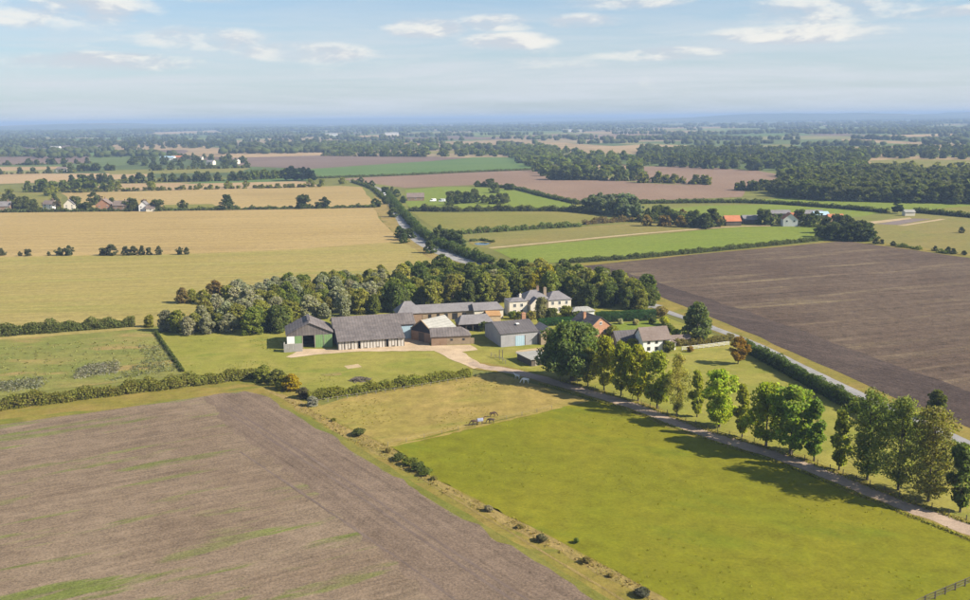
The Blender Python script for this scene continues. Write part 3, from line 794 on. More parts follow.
def hedge(label, px, height, width, leaf=0.3, density=90, colr=OLIVE, seed=1, rough=0.35, group=None, name='hedge', gaps=0.0, clipped=False):
    rng = np.random.default_rng(seed)
    pts = path_points(px, 10)
    P = np.array([tuple(p) for p in pts])
    seg = np.linalg.norm(np.diff(P, axis=0), axis=1)
    L = np.concatenate([[0], np.cumsum(seg)]); tot = L[-1]
    n = int(tot * density)
    s_ = rng.uniform(0, tot, n)
    x = np.interp(s_, L, P[:, 0]); y = np.interp(s_, L, P[:, 1])
    dx = np.interp(s_ + 0.5, L, P[:, 0]) - np.interp(s_ - 0.5, L, P[:, 0]); dy = np.interp(s_ + 0.5, L, P[:, 1]) - np.interp(s_ - 0.5, L, P[:, 1])
    l_ = np.maximum(np.hypot(dx, dy), 1e-6); nx, ny = -dy / l_, dx / l_
    ph = rng.uniform(0, 6.28, 8)
    def wave(q):
        return (0.5 * np.sin(q * 0.9 / width * 2 + ph[0]) + 0.35 * np.sin(q * 2.1 / width * 2 + ph[1]) + 0.3 * np.sin(q * 0.31 / width * 2 + ph[2]) + 0.2 * np.sin(q * 4.7 / width + ph[3]))
    rough *= 1.0 if clipped else 1.35
    hh = height * (1 + rough * wave(s_)); ww = width / 2 * (1 + rough * 0.8 * wave(s_ + 31))
    th = rng.uniform(-0.12, math.pi + 0.12, n)
    pw = 0.45 if clipped else 0.75
    cs, sn = np.cos(th), np.sin(th)
    rr = rng.uniform(0.62, 1.06, n) if not clipped else rng.uniform(0.9, 1.02, n)
    a = np.sign(cs) * np.abs(cs) ** pw * ww * rr
    z = np.maximum(0.08, np.abs(np.sign(sn) * np.abs(sn) ** pw) * hh * rr * np.where(sn < 0, 0.05, 1))
    pos = np.stack([x + nx * a, y + ny * a, z], 1)
    nrm = np.stack([nx * cs, ny * cs, np.maximum(sn, 0.05)], 1) + rng.normal(size=(n, 3)) * (0.5 if not clipped else 0.25)
    if gaps > 0:
        keep = (np.sin(s_ * 0.35 / width + ph[4]) + np.sin(s_ * 0.83 / width + ph[5])) > (-2 + 4 * gaps)
        pos, nrm = pos[keep], nrm[keep]
    v, f = leaves(pos, nrm, leaf, rng)
    o = link(name, mesh_np(name, v, f, LEAF)); o.color = c4([c * BRIGHT for c in colr])
    if gaps == 0:
        # woody core so that the hedge is not see-through
        q = np.linspace(0, tot, max(4, int(tot / (width * 1.2))))
        cv, cf = [], []
        for i, t_ in enumerate(q):
            cx_, cy_ = np.interp(t_, L, P[:, 0]), np.interp(t_, L, P[:, 1])
            ddx = np.interp(t_ + 1, L, P[:, 0]) - np.interp(t_ - 1, L, P[:, 0]); ddy = np.interp(t_ + 1, L, P[:, 1]) - np.interp(t_ - 1, L, P[:, 1])
            ll = max(math.hypot(ddx, ddy), 1e-6); ax, ay = -ddy / ll, ddx / ll
            h_ = height * 0.62 * (1 + rough * float(wave(t_))) * (0.5 if i in (0, len(q) - 1) else 1); w_ = width * 0.33
            for sx, zz in ((-1, 0), (-0.7, 0.8), (0, 1), (0.7, 0.8), (1, 0)): cv.append((cx_ + ax * w_ * sx, cy_ + ay * w_ * sx, zz * h_))
        for i in range(len(q) - 1):
            for k in range(4): cf.append((i * 5 + k, i * 5 + k + 1, (i + 1) * 5 + k + 1, (i + 1) * 5 + k))
        core = link('stems', mesh_np('stems', cv, cf, LEAF), o); core.color = (0.06, 0.05, 0.03, 1)
    return tag(o, label, 'hedge', group)


def stuff_trees(name, label, spots, hr, kind, colr, seed, thin=1, wide=1.0):
    """many far trees as one mass, each copied from a light crown"""
    rng = np.random.default_rng(seed)
    V, Fc, b = [], [], 0
    for (x, y) in spots:
        k = K[kind][rng.integers(len(K[kind]))]
        v, nq = k.v, len(k.f)
        if thin > 1:
            pick = rng.permutation(nq)[:nq // thin]
            v = v.reshape(-1, 4, 3)[pick]
            c_ = v.mean(1, keepdims=True); v = (c_ + (v - c_) * math.sqrt(thin) * 0.95).reshape(-1, 3); nq = len(pick)
        s_ = rng.uniform(*hr) / k.h; a = rng.uniform(0, 6.28); wd = s_ * wide * rng.uniform(0.8, 1.25)
        ca, sa = math.cos(a), math.sin(a)
        V.append(np.stack([(v[:, 0] * ca - v[:, 1] * sa) * wd + x, (v[:, 0] * sa + v[:, 1] * ca) * wd + y, v[:, 2] * s_], 1))
        Fc.append(np.arange(nq * 4).reshape(-1, 4) + b); b += nq * 4
    o = link(name, mesh_np(name, np.concatenate(V), np.concatenate(Fc), LEAF)); o.color = c4(colr)
    return tag(o, label, kind='stuff')


_ico = bmesh.new(); bmesh.ops.create_icosphere(_ico, subdivisions=1, radius=1.0)
ICO_V = np.array([tuple(v_.co) for v_ in _ico.verts]); ICO_F = np.array([[v_.index for v_ in f_.verts] for f_ in _ico.faces]); _ico.free()


def blob_trees(name, label, spots, hr, colr, seed, wide=0.62):
    """woods several kilometres away, where a tree is two or three pixels"""
    rng = np.random.default_rng(seed)
    n = len(spots); sp_ = np.array(spots)
    h = rng.uniform(hr[0], hr[1], n)
    w_ = h * wide * rng.uniform(0.7, 1.5, n)
    jv = rng.uniform(0.72, 1.22, (n, len(ICO_V), 1))
    v = ICO_V[None] * jv * np.stack([w_, w_, h * 0.55], 1)[:, None]
    v[:, :, 2] += (h * 0.48)[:, None]
    v[:, :, :2] += sp_[:, None, :]
    f = (ICO_F[None] + (np.arange(n) * len(ICO_V))[:, None, None]).reshape(-1, 3)
    o = link(name, mesh_np(name, v.reshape(-1, 3), f, LEAF, 3)); o.color = c4(colr)
    return tag(o, label, kind='stuff')


_clear = [[tuple(G(*p))[:2] for p in q[0]] for q in FAR_STRIPS]
def in_clear(p): return any(inside(p, q) for q in _clear)


# ------------------------------------------------------------------ far woods and tree belts (masses)
def row_spots(px, spacing, seed, wid=6.0):
    rnd = random.Random(seed)
    pts = path_points(px, 6)
    out = []
    for a, b in zip(pts, pts[1:]):
        n = max(1, int((b - a).length / spacing))
        for i in range(n):
            p = a.lerp(b, (i + rnd.random()) / n)
            out.append((p.x + rnd.uniform(-wid, wid) * 0.5, p.y + rnd.uniform(-wid, wid)))
    return out


belts = [
    ('dark tree belt between tan fields behind the village', [(70, 184), (110, 183), (155, 183)], 7, (8, 13), DARK),
    ('dark tree belt running on towards the conifers', [(160, 182), (200, 181.5), (246, 180.5)], 7, (8, 13), DARK),
    ('tree belt just above the village roofs', [(28, 192), (70, 191), (114, 190.5)], 7, (9, 14), MIDG),
    ('thin tree belt along the straw coloured strip', [(-80, 176), (0, 174.5), (78, 172.5)], 11, (6, 10), DARK),
    ('hedgerow trees below the brown field strip', [(58, 172), (90, 171), (114, 170.5)], 9, (8, 13), DARK),
    ('hedgerow trees between green and tan fields beyond the village', [(148, 171), (186, 169.5), (245, 168)], 10, (6, 11), DARK),
    ('tree belt beside the narrow green field', [(244, 180), (268, 179), (288, 178)], 8, (9, 13), MIDG),
    ('tree line behind the brown ploughed field', [(322, 156), (370, 156.5), (428, 157)], 10, (8, 14), DARK),
    ('dark tree belt across the pinkish stubble', [(548, 179.5), (580, 180), (634, 181)], 7, (11, 16), DARK),
    ('hedgerow trees between the pinkish stubble fields', [(640, 183), (675, 183), (712, 185)], 9, (7, 13), OLIVE),
    ('trees at the foot of the rosy stubble field', [(736, 190), (755, 191), (772, 190)], 8, (6, 11), DARK),
    ('hedgerow behind the three lone trees', [(60, 193), (200, 189.5), (320, 187)], 26, (3, 5), OLIVE),
    ('tree line along the green field beyond the village', [(-60, 157), (60, 156.5), (180, 155.5)], 26, (7, 12), DARK),
    ('trees on the edge of the brown strip beyond the village', [(-60, 166), (30, 165), (92, 163.5)], 22, (7, 12), DARK),
]
for i, (lb, px, spc, hr, cl) in enumerate(belts):
    stuff_trees('tree_belt', lb, row_spots(px, spc, 100 + i), hr, 'mid', cl, 200 + i, 6 if px[0][1] > 175 else 12)

for i, (lb, px, spc, hr, cl) in enumerate(belts):
    pts_ = row_spots(px, 3.2, 900 + i, 3.0)
    stuff_trees('hedge_bottom', 'scrubby bottom of the ' + ' '.join(lb.split()[:11]), pts_[::2], (2.5, 5.0), 'mid', OLIVE, 950 + i, 24, 1.5)

woods = [
    ('scattered trees and gardens of the hamlet beyond the tan fields', [(150, 168), (240, 167), (250, 160), (180, 157), (120, 162)], 26, (6, 12), DARK, 12),
    ('open woodland beyond the green field', [(545, 176), (640, 178), (640, 160), (545, 150), (500, 152)], 22, (9, 15), MIDG, 14),
    ('dense wood behind the rosy stubble field', [(640, 166), (760, 171), (860, 172), (868, 160), (840, 153), (640, 152)], 17, (10, 17), DARK, 14),
    ('wood spreading behind the meadow by the lone conifer', [(775, 178), (860, 178), (868, 170), (790, 172)], 14, (9, 14), MIDG, 12),
    ('woods behind the yellow green field', [(860, 158), (1050, 161), (1050, 150), (860, 149)], 20, (10, 15), DARK, 16),
    ('hedge trees along the yellow green field', [(870, 170), (1000, 173), (1000, 169.5), (870, 168)], 15, (6, 11), OLIVE, 14),
    ('dark wood below the long horizon ridge', [(-120, 149), (330, 148.5), (330, 141), (-120, 141)], 28, (11, 17), DARK, 16),
    ('woodland band behind the long green field', [(330, 156), (545, 157), (545, 147), (330, 146)], 26, (9, 15), MIDG, 16),
]
for i, (lb, px, spc, hr, cl, th_) in enumerate(woods):
    stuff_trees('wood', lb, [p_ for p_ in fill_poly(px, spc * 1.15, 300 + i, 520) if not in_clear(p_)], hr, 'mid', cl, 400 + i, th_, 1.15)

# hedgerows and woods from two to sixteen kilometres away
rngf = np.random.default_rng(9)
def far_rows(y0, y1, nseg, ln, spacing, seed):
    rnd = random.Random(seed)
    out = []
    for _ in range(nseg):
        y = y0 * (y1 / y0) ** rnd.random()
        x = rnd.uniform(-0.62, 0.62) * y
        a = rnd.gauss(0.12, 0.35) if rnd.random() < 0.8 else rnd.gauss(1.6, 0.3)
        L_ = rnd.uniform(0.4, 1.4) * ln
        dep = rnd.choice((4, 4, 8, 30, 90))
        n = int(L_ / spacing * (1 + dep / 30))
        for i in range(n):
            q = rnd.uniform(-0.5, 0.5) * L_
            if math.sin(q * 0.013 + x) < -0.75: continue
            p_ = (x + q * math.cos(a) + rnd.uniform(-dep, dep), y + q * math.sin(a) + rnd.uniform(-dep, dep))
            if not in_clear(p_): out.append(p_)
    return out


blob_trees('far_woods', 'hedgerows and copses two to three kilometres out', far_rows(2000, 3300, 46, 420, 9, 1), (8, 15), DARK, 1)
blob_trees('far_woods', 'blue tinged hedgerows and woods across the middle distance', far_rows(3300, 6000, 80, 750, 13, 2), (9, 17), DARK, 2)
blob_trees('far_woods', 'hazy blue woods towards the horizon', far_rows(6000, 19000, 170, 1500, 24, 3), (12, 24), DARK, 3, 0.9)

# ------------------------------------------------------------------ hedges
H_ = hedge
H_('thick autumn hedge between ploughed field and rough pasture', [(-300, 447), (-100, 424), (0, 409), (120, 394), (245, 378.5), (262, 376)], 2.9, 3.6, 0.27, 190, (0.135, 0.125, 0.030), 1, 0.28)
H_('dense hedge along the lawn above the dry paddock', [(308, 400), (360, 393), (420, 384), (470, 376)], 2.4, 3.0, 0.24, 190, (0.150, 0.145, 0.028), 2, 0.22)
H_('tall dark hedge between rough pasture and greening stubble', [(-300, 362), (-100, 345), (0, 336), (90, 329), (135, 326)], 3.4, 4.4, 0.32, 170, (0.095, 0.100, 0.028), 3, 0.25)
H_('low dark hedge line dividing rough pasture from the lawn', [(156, 333), (164, 345), (174, 359), (183, 372)], 0.9, 1.2, 0.2, 70, DARK, 4, 0.3)
H_('shaded field hedge running beside the narrow lane', [(744, 350), (775, 366), (800, 380), (845, 405), (900, 431), (970, 466), (1150, 552)], 3.4, 3.0, 0.27, 210, (0.070, 0.092, 0.024), 5, 0.15)
H_('trimmed hedge along the top of the dark ploughed field', [(560, 263.5), (640, 258), (740, 248.5), (816, 241)], 2.2, 3.0, 0.4, 60, (0.075, 0.085, 0.028), 6, 0.22)
H_('tall bushy hedge on the meadow side of the main road', [(388, 196), (397, 207), (408, 220), (424, 236), (442, 247), (468, 257), (492, 267)], 4.2, 5.2, 0.5, 60, (0.065, 0.085, 0.024), 7, 0.3)
H_('shrubby hedge between green meadow and olive meadow', [(408, 211), (450, 211.5), (500, 211), (562, 211.5), (592, 214)], 4.0, 5.5, 0.65, 34, (0.085, 0.090, 0.030), 8, 0.35)
H_('hedge between the olive meadow and the pond meadow', [(462, 234), (500, 231.5), (545, 228.5), (580, 226.5)], 3.0, 4.2, 0.6, 34, (0.095, 0.115, 0.032), 9, 0.35)
H_('thin dark hedge between long green field and pinkish stubble', [(318, 178.5), (400, 175.8), (470, 172.5), (544, 169.8)], 2.6, 4.0, 0.9, 14, DARK, 10, 0.2)
H_('dark hedge slanting along the pinkish stubble', [(478, 186.5), (512, 188.8), (546, 197), (580, 204.5)], 3.0, 4.5, 0.7, 26, DARK, 11, 0.25)
H_('long dark hedge behind the red roofed farm', [(632, 204), (700, 203), (760, 203.5), (830, 208), (888, 213)], 3.2, 4.5, 0.7, 26, DARK, 12, 0.18)
H_('dark straight hedge beside the sandy strips', [(914, 212.5), (970, 217.5), (1120, 231)], 3.6, 4.5, 0.7, 26, DARK, 13, 0.15)
H_('low scrubby hedge between the village and the stubble', [(-200, 214.5), (0, 212.5), (150, 211), (260, 209.5), (376, 207.5)], 2.2, 4.0, 0.75, 18, DARK, 14, 0.45)
H_('big clipped dark hedge behind the cottage garden', [(596, 322), (620, 321), (655, 319.5)], 3.6, 3.0, 0.22, 300, (0.035, 0.068, 0.020), 15, 0.05, clipped=True)
H_('clipped evergreen hedge in front of the cream house', [(538, 326), (556, 325), (574, 324)], 2.6, 2.6, 0.22, 220, (0.030, 0.070, 0.018), 16, 0.06, clipped=True)
H_('brownish garden hedge behind the white paddock fence', [(676, 346), (705, 344), (733, 340)], 2.0, 1.8, 0.22, 140, (0.14, 0.115, 0.035), 17, 0.2)
H_('reddish scrub hedge at the end of the olive meadow', [(584, 224.5), (610, 222.5), (640, 220.5)], 3.0, 5.0, 0.6, 40, (0.12, 0.085, 0.035), 18, 0.5)
H_('broken low hedge along the pasture margin', [(850, 240), (900, 247), (970, 257), (1100, 275)], 1.6, 3.0, 0.45, 30, DARK, 19, 0.4, gaps=0.52)
H_('hedge on the stubble side of the main road bend', [(352, 182), (372, 189), (384, 199)], 2.5, 3.5, 0.6, 26, DARK, 20, 0.4)

# ------------------------------------------------------------------ avenue trees
av = [  # px, py, height, kind, colour, width, label
    (572, 381, 17.0, 'big', (0.060, 0.078, 0.030), 1.0, 'massive dark green spreading tree at the head of the avenue'),
    (588, 386, 11.0, 'avenue', (0.105, 0.110, 0.030), 0.85, 'small olive tree tucked beside the massive dark avenue tree'),
    (604, 390, 15.0, 'avenue', (0.150, 0.155, 0.026), 0.72, 'yellow green avenue tree two places from the massive dark tree'),
    (621, 396, 14.8, 'avenue', (0.140, 0.150, 0.026), 0.72, 'yellow green avenue tree in front of the orange brick gable'),
    (638, 401, 15.5, 'avenue', (0.150, 0.150, 0.024), 0.72, 'yellow topped avenue tree hiding the dark annexe'),
    (657, 409, 15.5, 'avenue', (0.145, 0.155, 0.034), 0.76, 'light green avenue tree in front of the white cottage'),
    (677, 416, 15.8, 'sparse', (0.180, 0.170, 0.060), 0.62, 'thin half bare avenue tree with a pale see-through crown'),
    (697, 417, 12.0, 'slim', (0.130, 0.140, 0.030), 0.9, 'slender green avenue tree next to the half bare tree'),
    (719, 427, 14.6, 'avenue', (0.135, 0.160, 0.028), 1.0, 'rounded lime green avenue tree below the orange tree'),
    (742, 437, 12.8, 'slim', (0.125, 0.130, 0.028), 0.9, 'slender olive avenue tree with gaps in its foliage'),
    (766, 446, 14.8, 'avenue', (0.140, 0.150, 0.024), 0.95, 'avenue tree with golden leaves in its top'),
    (790, 455, 15.6, 'avenue', (0.088, 0.120, 0.028), 1.12, 'full dense mid green avenue tree beside a columnar one'),
    (814, 461, 13.8, 'slim', (0.085, 0.110, 0.028), 1.0, 'dark green columnar tree beside the dense avenue tree'),
    (839, 470, 13.0, 'slim', (0.120, 0.125, 0.026), 1.0, 'narrow avenue tree with yellowing lower leaves'),
    (867, 480, 19.0, 'sparse', (0.088, 0.100, 0.036), 0.95, 'tall airy dark poplar first in the group of three'),
    (898, 490, 19.0, 'sparse', (0.092, 0.102, 0.040), 0.95, 'tall airy poplar in the middle of the group of three'),
    (928, 501, 18.6, 'sparse', (0.105, 0.105, 0.046), 1.0, 'tall airy pale poplar next to the dark columnar tree'),
    (960, 512, 13.4, 'slim', (0.058, 0.072, 0.030), 1.0, 'dark columnar tree beyond the three tall poplars'),
]
for i, (px, py, h, kd, cl, wd, lb) in enumerate(av):
    tree('avenue_tree', kd, G(px, py), h, lb, [cl[0] * 1.7, cl[1] * 1.62, cl[2] * 1.2], group='trees lining the farm track', wide=wd, var=i % len(K[kd]))
# golden sprays in two crowns
tree('garden_tree', 'wood', G(697, 341), 13.0, 'large grey green garden tree with a golden tip beside the lane', (0.105, 0.120, 0.045), wide=1.0, var=2)
tree('garden_tree', 'avenue', G(738, 364), 8.6, 'orange leaved autumn tree standing alone on the lawn', (0.24, 0.135, 0.028), wide=1.05, var=1)
tree('bush', 'wood', G(937, 418), 7.0, 'dark rounded tree on the edge of the dark ploughed field', DARK, wide=0.9, var=0)
tree('garden_tree', 'wood', G(541, 318), 8.0, 'grey green weeping tree against the cream house', (0.16, 0.15, 0.085), wide=0.85, var=3)
for (px, py, h, cl, lb) in [(668, 334, 4.0, MIDG, 'dark rounded shrub at the corner of the white cottage'), (676, 337, 3.0, (0.19, 0.20, 0.03), 'small lime green shrub near the white cottage'), (652, 324, 2.6, DARK, 'dark clipped shrub on the cottage lawn'), (636, 325, 2.2, (0.30, 0.28, 0.16), 'pale flowering shrub on the cottage lawn'), (620, 324, 2.2, (0.30, 0.30, 0.20), 'pale silvery shrub below the clipped hedge'), (664, 325, 3.4, LIME, 'bright lime shrub at the end of the cottage lawn'), (484, 331, 3.5, DARK, 'dark shrub by the grey slate cart shed'), (519, 322, 4.0, OLIVE, 'olive shrub under the cream house windows'), (660, 318, 4.5, BRONZE, 'bronze shrub at the end of the big clipped hedge'), (513, 319, 3.2, MIDG, 'green shrub at the corner of the cream house'), (531, 320, 3.6, BRONZE, 'bronze shrub by the gabled porch of the cream house'), (552, 318, 4.2, DARK, 'dark laurel against the far wing of the cream house'), (566, 317, 4.6, OLIVE, 'olive shrub at the end of the cream house'), (577, 321, 4.0, DARK, 'dark shrub in front of the pale roofed outbuilding'), (588, 334, 4.5, MIDG, 'leafy shrub against the orange brick house'), (612, 338, 4.5, OLIVE, 'olive shrub between brick house and annexe'), (632, 350, 4.0, (0.2, 0.19, 0.03), 'yellow green shrub in front of the annexe'), (668, 352, 3.8, OLIVE, 'olive shrub at the cottage porch'), (690, 352, 2.0, (0.24, 0.16, 0.05), 'small tawny sapling by the white paddock fence')]:
    tree('shrub', 'shrub', G(px, py), h, lb, cl, cat='shrub')

# ------------------------------------------------------------------ woodland behind the farm
spots = fill_poly([(182, 335), (290, 333.5), (300, 321), (396, 312), (412, 306), (505, 304), (515, 301), (565, 300), (590, 309), (650, 311), (655, 299), (610, 290), (560, 284), (500, 281), (440, 279), (390, 283), (330, 288), (262, 294), (222, 303), (230, 312), (200, 322)], 4.7, 5, 290)
spots.sort(key=lambda p: p[1])
classes = {
    'silver': (SILVER, 'silvery grey bushy willow in the woodland beside the barns'),
    'olive': ((0.155, 0.145, 0.040), 'olive brown bushy tree in the woodland beside the barns'),
    'dark': ((0.068, 0.080, 0.024), 'dark green bushy tree in the woodland behind the barns'),
    'green': ((0.115, 0.124, 0.028), 'mid green bushy tree in the woodland behind the barns'),
    'gold': ((0.24, 0.20, 0.025), 'golden yellow bushy tree in the woodland behind the cream house'),
}
for (x, y) in spots:
    left = x < -35
    if left:
        q_ = math.sin(x * 0.13 + 1.2) + math.sin(y * 0.17 + x * 0.05) + _rt.gauss(0, 0.55)
        c_ = 'silver' if q_ > (0.1 if x < -52 else 0.75) else 'olive' if q_ > -0.7 else 'green' if q_ > -1.7 else 'dark'
    else:
        c_ = _rt.choices(['silver', 'olive', 'dark', 'green'], [0.03, 0.17, 0.38, 0.42])[0]
    zone = 'beyond the green barn' if x < -68 else 'behind the green barn' if x < -48 else 'behind the long barn' if x < -22 else 'behind the stable range' if x < 6 else 'behind the cream house' if x < 34 else 'beyond the clipped garden hedge'
    wcol = [q * 1.18 for q in classes[c_][0]]
    lb_ = classes[c_][1].split(' in the woodland')[0] + ' in the woodland ' + zone
    tree('woodland_tree', 'wood', (x, y, 0), _rt.uniform(5.8, 9.6) if left else _rt.uniform(7.5, 12), lb_, wcol, group=c_ + ' woodland trees ' + zone, wide=_rt.uniform(0.9, 1.2))
for (px, py, h) in ((540, 297, 12.5), (549, 297, 13.5), (534, 300, 11)):
    tree('woodland_tree', 'wood', G(px, py), h, classes['gold'][1], classes['gold'][0], group='woodland trees around the farm, gold', wide=0.75)
for i, (px, py, h, cl, lb) in enumerate([(168, 331, 7.5, SILVER, 'rounded silver willow at the tip of the woodland'), (178, 332, 8, OLIVE, 'olive bush next to the silver willow'), (183, 303, 6.5, BRONZE, 'bronze bush at the stubble edge of the woodland'), (192, 302, 5.5, OLIVE, 'low olive bush at the stubble edge of the woodland'), (216, 299, 8, (0.15, 0.10, 0.04), 'rusty brown tree at the stubble edge of the woodland'), (150, 327, 4.5, OLIVE, 'small olive bush where two hedges meet'), (204, 304, 6, OLIVE, 'olive bush between bronze bush and rusty tree')]):
    tree('bush', 'wood', G(px, py), h, lb, cl, cat='bush', wide=1.1, var=i % 5)

# hedge corner with orange foliage
for i, (px, py, h, cl, lb) in enumerate([(264, 381, 4.6, OLIVE, 'olive hawthorn bush at the hedge corner'), (277, 384, 4.4, (0.12, 0.12, 0.035), 'dark olive bush joining the hedge corner'), (292, 390, 4.6, (0.27, 0.190, 0.022), 'bright orange yellow bush at the hedge corner'), (284, 389, 3.8, (0.20, 0.17, 0.03), 'half turned bush beside the bright orange one'), (303, 398, 3.0, (0.10, 0.085, 0.045), 'bare brownish bush at the end of the lawn hedge'), (312, 406, 2.6, (0.24, 0.24, 0.21), 'pale grey bush at the foot of the verge')]):
    tree('bush', 'wood', G(px, py), h, lb, cl, cat='bush', wide=1.45, var=i % 5)

# bushes on the dry verge
for i, (px, py, h, wd, cl, lb) in enumerate([(358, 435, 2.0, 1.3, DARK, 'dark round bush alone on the upper dry verge'), (334, 421, 1.0, 1.1, OLIVE, 'small weedy bush high on the dry verge'), (388, 452, 1.2, 1.0, BRONZE, 'grey brown bush where paddock and verge meet'), (400, 460, 1.9, 1.2, DARK, 'first dark bush of the verge thicket'), (409, 465, 2.1, 1.3, MIDG, 'middle bush of the dark verge thicket'), (418, 470, 2.2, 1.2, DARK, 'tall dark bush in the verge thicket'), (427, 475, 1.8, 1.2, MIDG, 'last bush of the dark verge thicket'), (434, 480, 1.1, 1.0, BRONZE, 'brown weedy bush below the verge thicket'), (488, 511, 1.4, 1.1, (0.22, 0.19, 0.14), 'pale greyish bush halfway down the dry verge'), (520, 528, 0.9, 1.2, BRONZE, 'low brown bush below the pale greyish one'), (541, 541, 1.5, 1.2, (0.10, 0.09, 0.05), 'dark brown bush low on the dry verge'), (586, 563, 1.2, 1.3, BRONZE, 'rounded brown bush near the verge bottom'), (576, 543, 1.2, 0.7, (0.10, 0.12, 0.03), 'tiny sapling out in the mustard pasture'), (642, 595, 1.5, 1.4, (0.07, 0.07, 0.05), 'dark bush at the bottom of the dry verge'), (610, 577, 0.8, 1.2, BRONZE, 'small brown weed clump near the verge bottom')]):
    tree('bush', 'shrub', G(px, py), h * 0.85, lb, cl, cat='bush', wide=wd * 1.35, var=i % 3)

# tufty verge grass and pale scrub (uncountable)
def tufts(name, label, spots, hr, colr, seed, leaf=0.35, n=9):
    rng = np.random.default_rng(seed)
    sp_ = np.repeat(np.array(spots), n, 0)
    m = len(sp_)
    sz = np.repeat(rng.uniform(hr[0], hr[1], len(spots)), n)
    off = rng.normal(size=(m, 2)) * (sz * 0.7)[:, None]
    z = np.abs(rng.normal(size=m)) * sz * 0.45 * np.exp(-(off ** 2).sum(1) / (sz ** 2 * 1.2)) + 0.08
    pos = np.concatenate([sp_ + off, z[:, None]], 1)
    nrm = np.stack([off[:, 0], off[:, 1], sz * 0.9], 1) + rng.normal(size=(m, 3)) * 0.4
    v, f = leaves(pos, nrm, leaf, rng)
    o = link(name, mesh_np(name, v, f, LEAF)); o.color = c4(colr)
    return tag(o, label, kind='stuff')


tufts('dry_grass', 'tawny tussock grass along the dry verge', fill_poly([(275, 394), (300, 402), (330, 420), (390, 447), (439, 482), (565, 545), (660, 596), (800, 690), (775, 690), (640, 595), (545, 546), (420, 480), (320, 423)], 1.0, 31, 900), (0.3, 0.8), (0.27, 0.205, 0.075), 1, 0.17, 11)
tufts('pale_scrub', 'whitish thistle scrub on the rough pasture', fill_poly([(76, 378), (118, 372), (116, 362), (82, 367)], 1.1, 32, 200), (0.8, 1.7), (0.22, 0.205, 0.155), 2, 0.28, 26)
tufts('pale_scrub', 'grey scrub patch in the corner of the rough pasture', fill_poly([(-10, 392), (40, 388), (42, 378), (-10, 384)], 1.3, 33, 200), (0.8, 1.7), (0.19, 0.185, 0.13), 3, 0.28, 26)
tufts('pale_scrub', 'grey green scrub beside the low dark hedge line', fill_poly([(112, 380), (178, 370), (164, 346), (140, 346), (150, 360)], 1.9, 34, 120), (0.7, 1.6), (0.18, 0.18, 0.10), 4, 0.28, 22)
tufts('pale_scrub', 'thin weeds scattered over the rough pasture', fill_poly([(-20, 388), (180, 368), (160, 338), (-20, 348)], 3.2, 35, 220), (0.3, 0.8), (0.24, 0.22, 0.09), 5, 0.22, 12)
tufts('track_grass', 'rank grass under the avenue fence', [(p[0], p[1]) for p in [tuple(q)[:2] for q in path_points([(560, 381), (633, 402), (700, 428), (790, 456), (890, 495), (970, 524), (1080, 568)], 60)]], (0.3, 0.7), (0.26, 0.22, 0.07), 6, 0.2, 9)
tufts('track_grass', 'rough grass along the pasture edge of the track', [(p[0], p[1]) for p in [tuple(q)[:2] for q in path_points([(540, 384), (590, 399), (633, 411.5), (700, 437), (790, 467), (890, 508), (970, 540), (1080, 587)], 60)]], (0.25, 0.5), (0.24, 0.22, 0.05), 7, 0.18, 8)

_pz = [(400, 448), (560, 410), (600, 405), (640, 414), (780, 470), (885, 512), (970, 546), (1100, 600), (960, 740), (670, 598), (565, 546), (445, 483)]
def some(pts, n, seed):
    """drop most points where a slow pattern is low, so that tussocks gather in drifts"""
    return [p for p in pts if math.sin(p[0] * 0.21 + seed) + math.sin(p[1] * 0.17 + p[0] * 0.06 + seed * 2) > 0.35][:n]


tufts('pasture_tufts', 'pale dry seed heads drifting over the mustard pasture', some(fill_poly(_pz, 1.0, 72, 900), 400, 1), (0.10, 0.25), (0.22, 0.20, 0.03), 9, 0.11, 5)
tufts('paddock_tufts', 'tawny tussocks drifting over the dry paddock', some(fill_poly([(325, 408), (470, 380), (500, 377), (580, 400), (470, 426), (395, 443)], 1.1, 73, 500), 220, 2), (0.10, 0.25), (0.24, 0.19, 0.05), 10, 0.13, 5)
tufts('lawn_tufts', 'uneven grass tussocks drifting over the farm lawn', some(fill_poly([(200, 340), (280, 338), (300, 362), (340, 378), (330, 392), (265, 375), (190, 370)], 1.1, 74, 500), 220, 3), (0.10, 0.25), (0.20, 0.20, 0.04), 11, 0.13, 5)

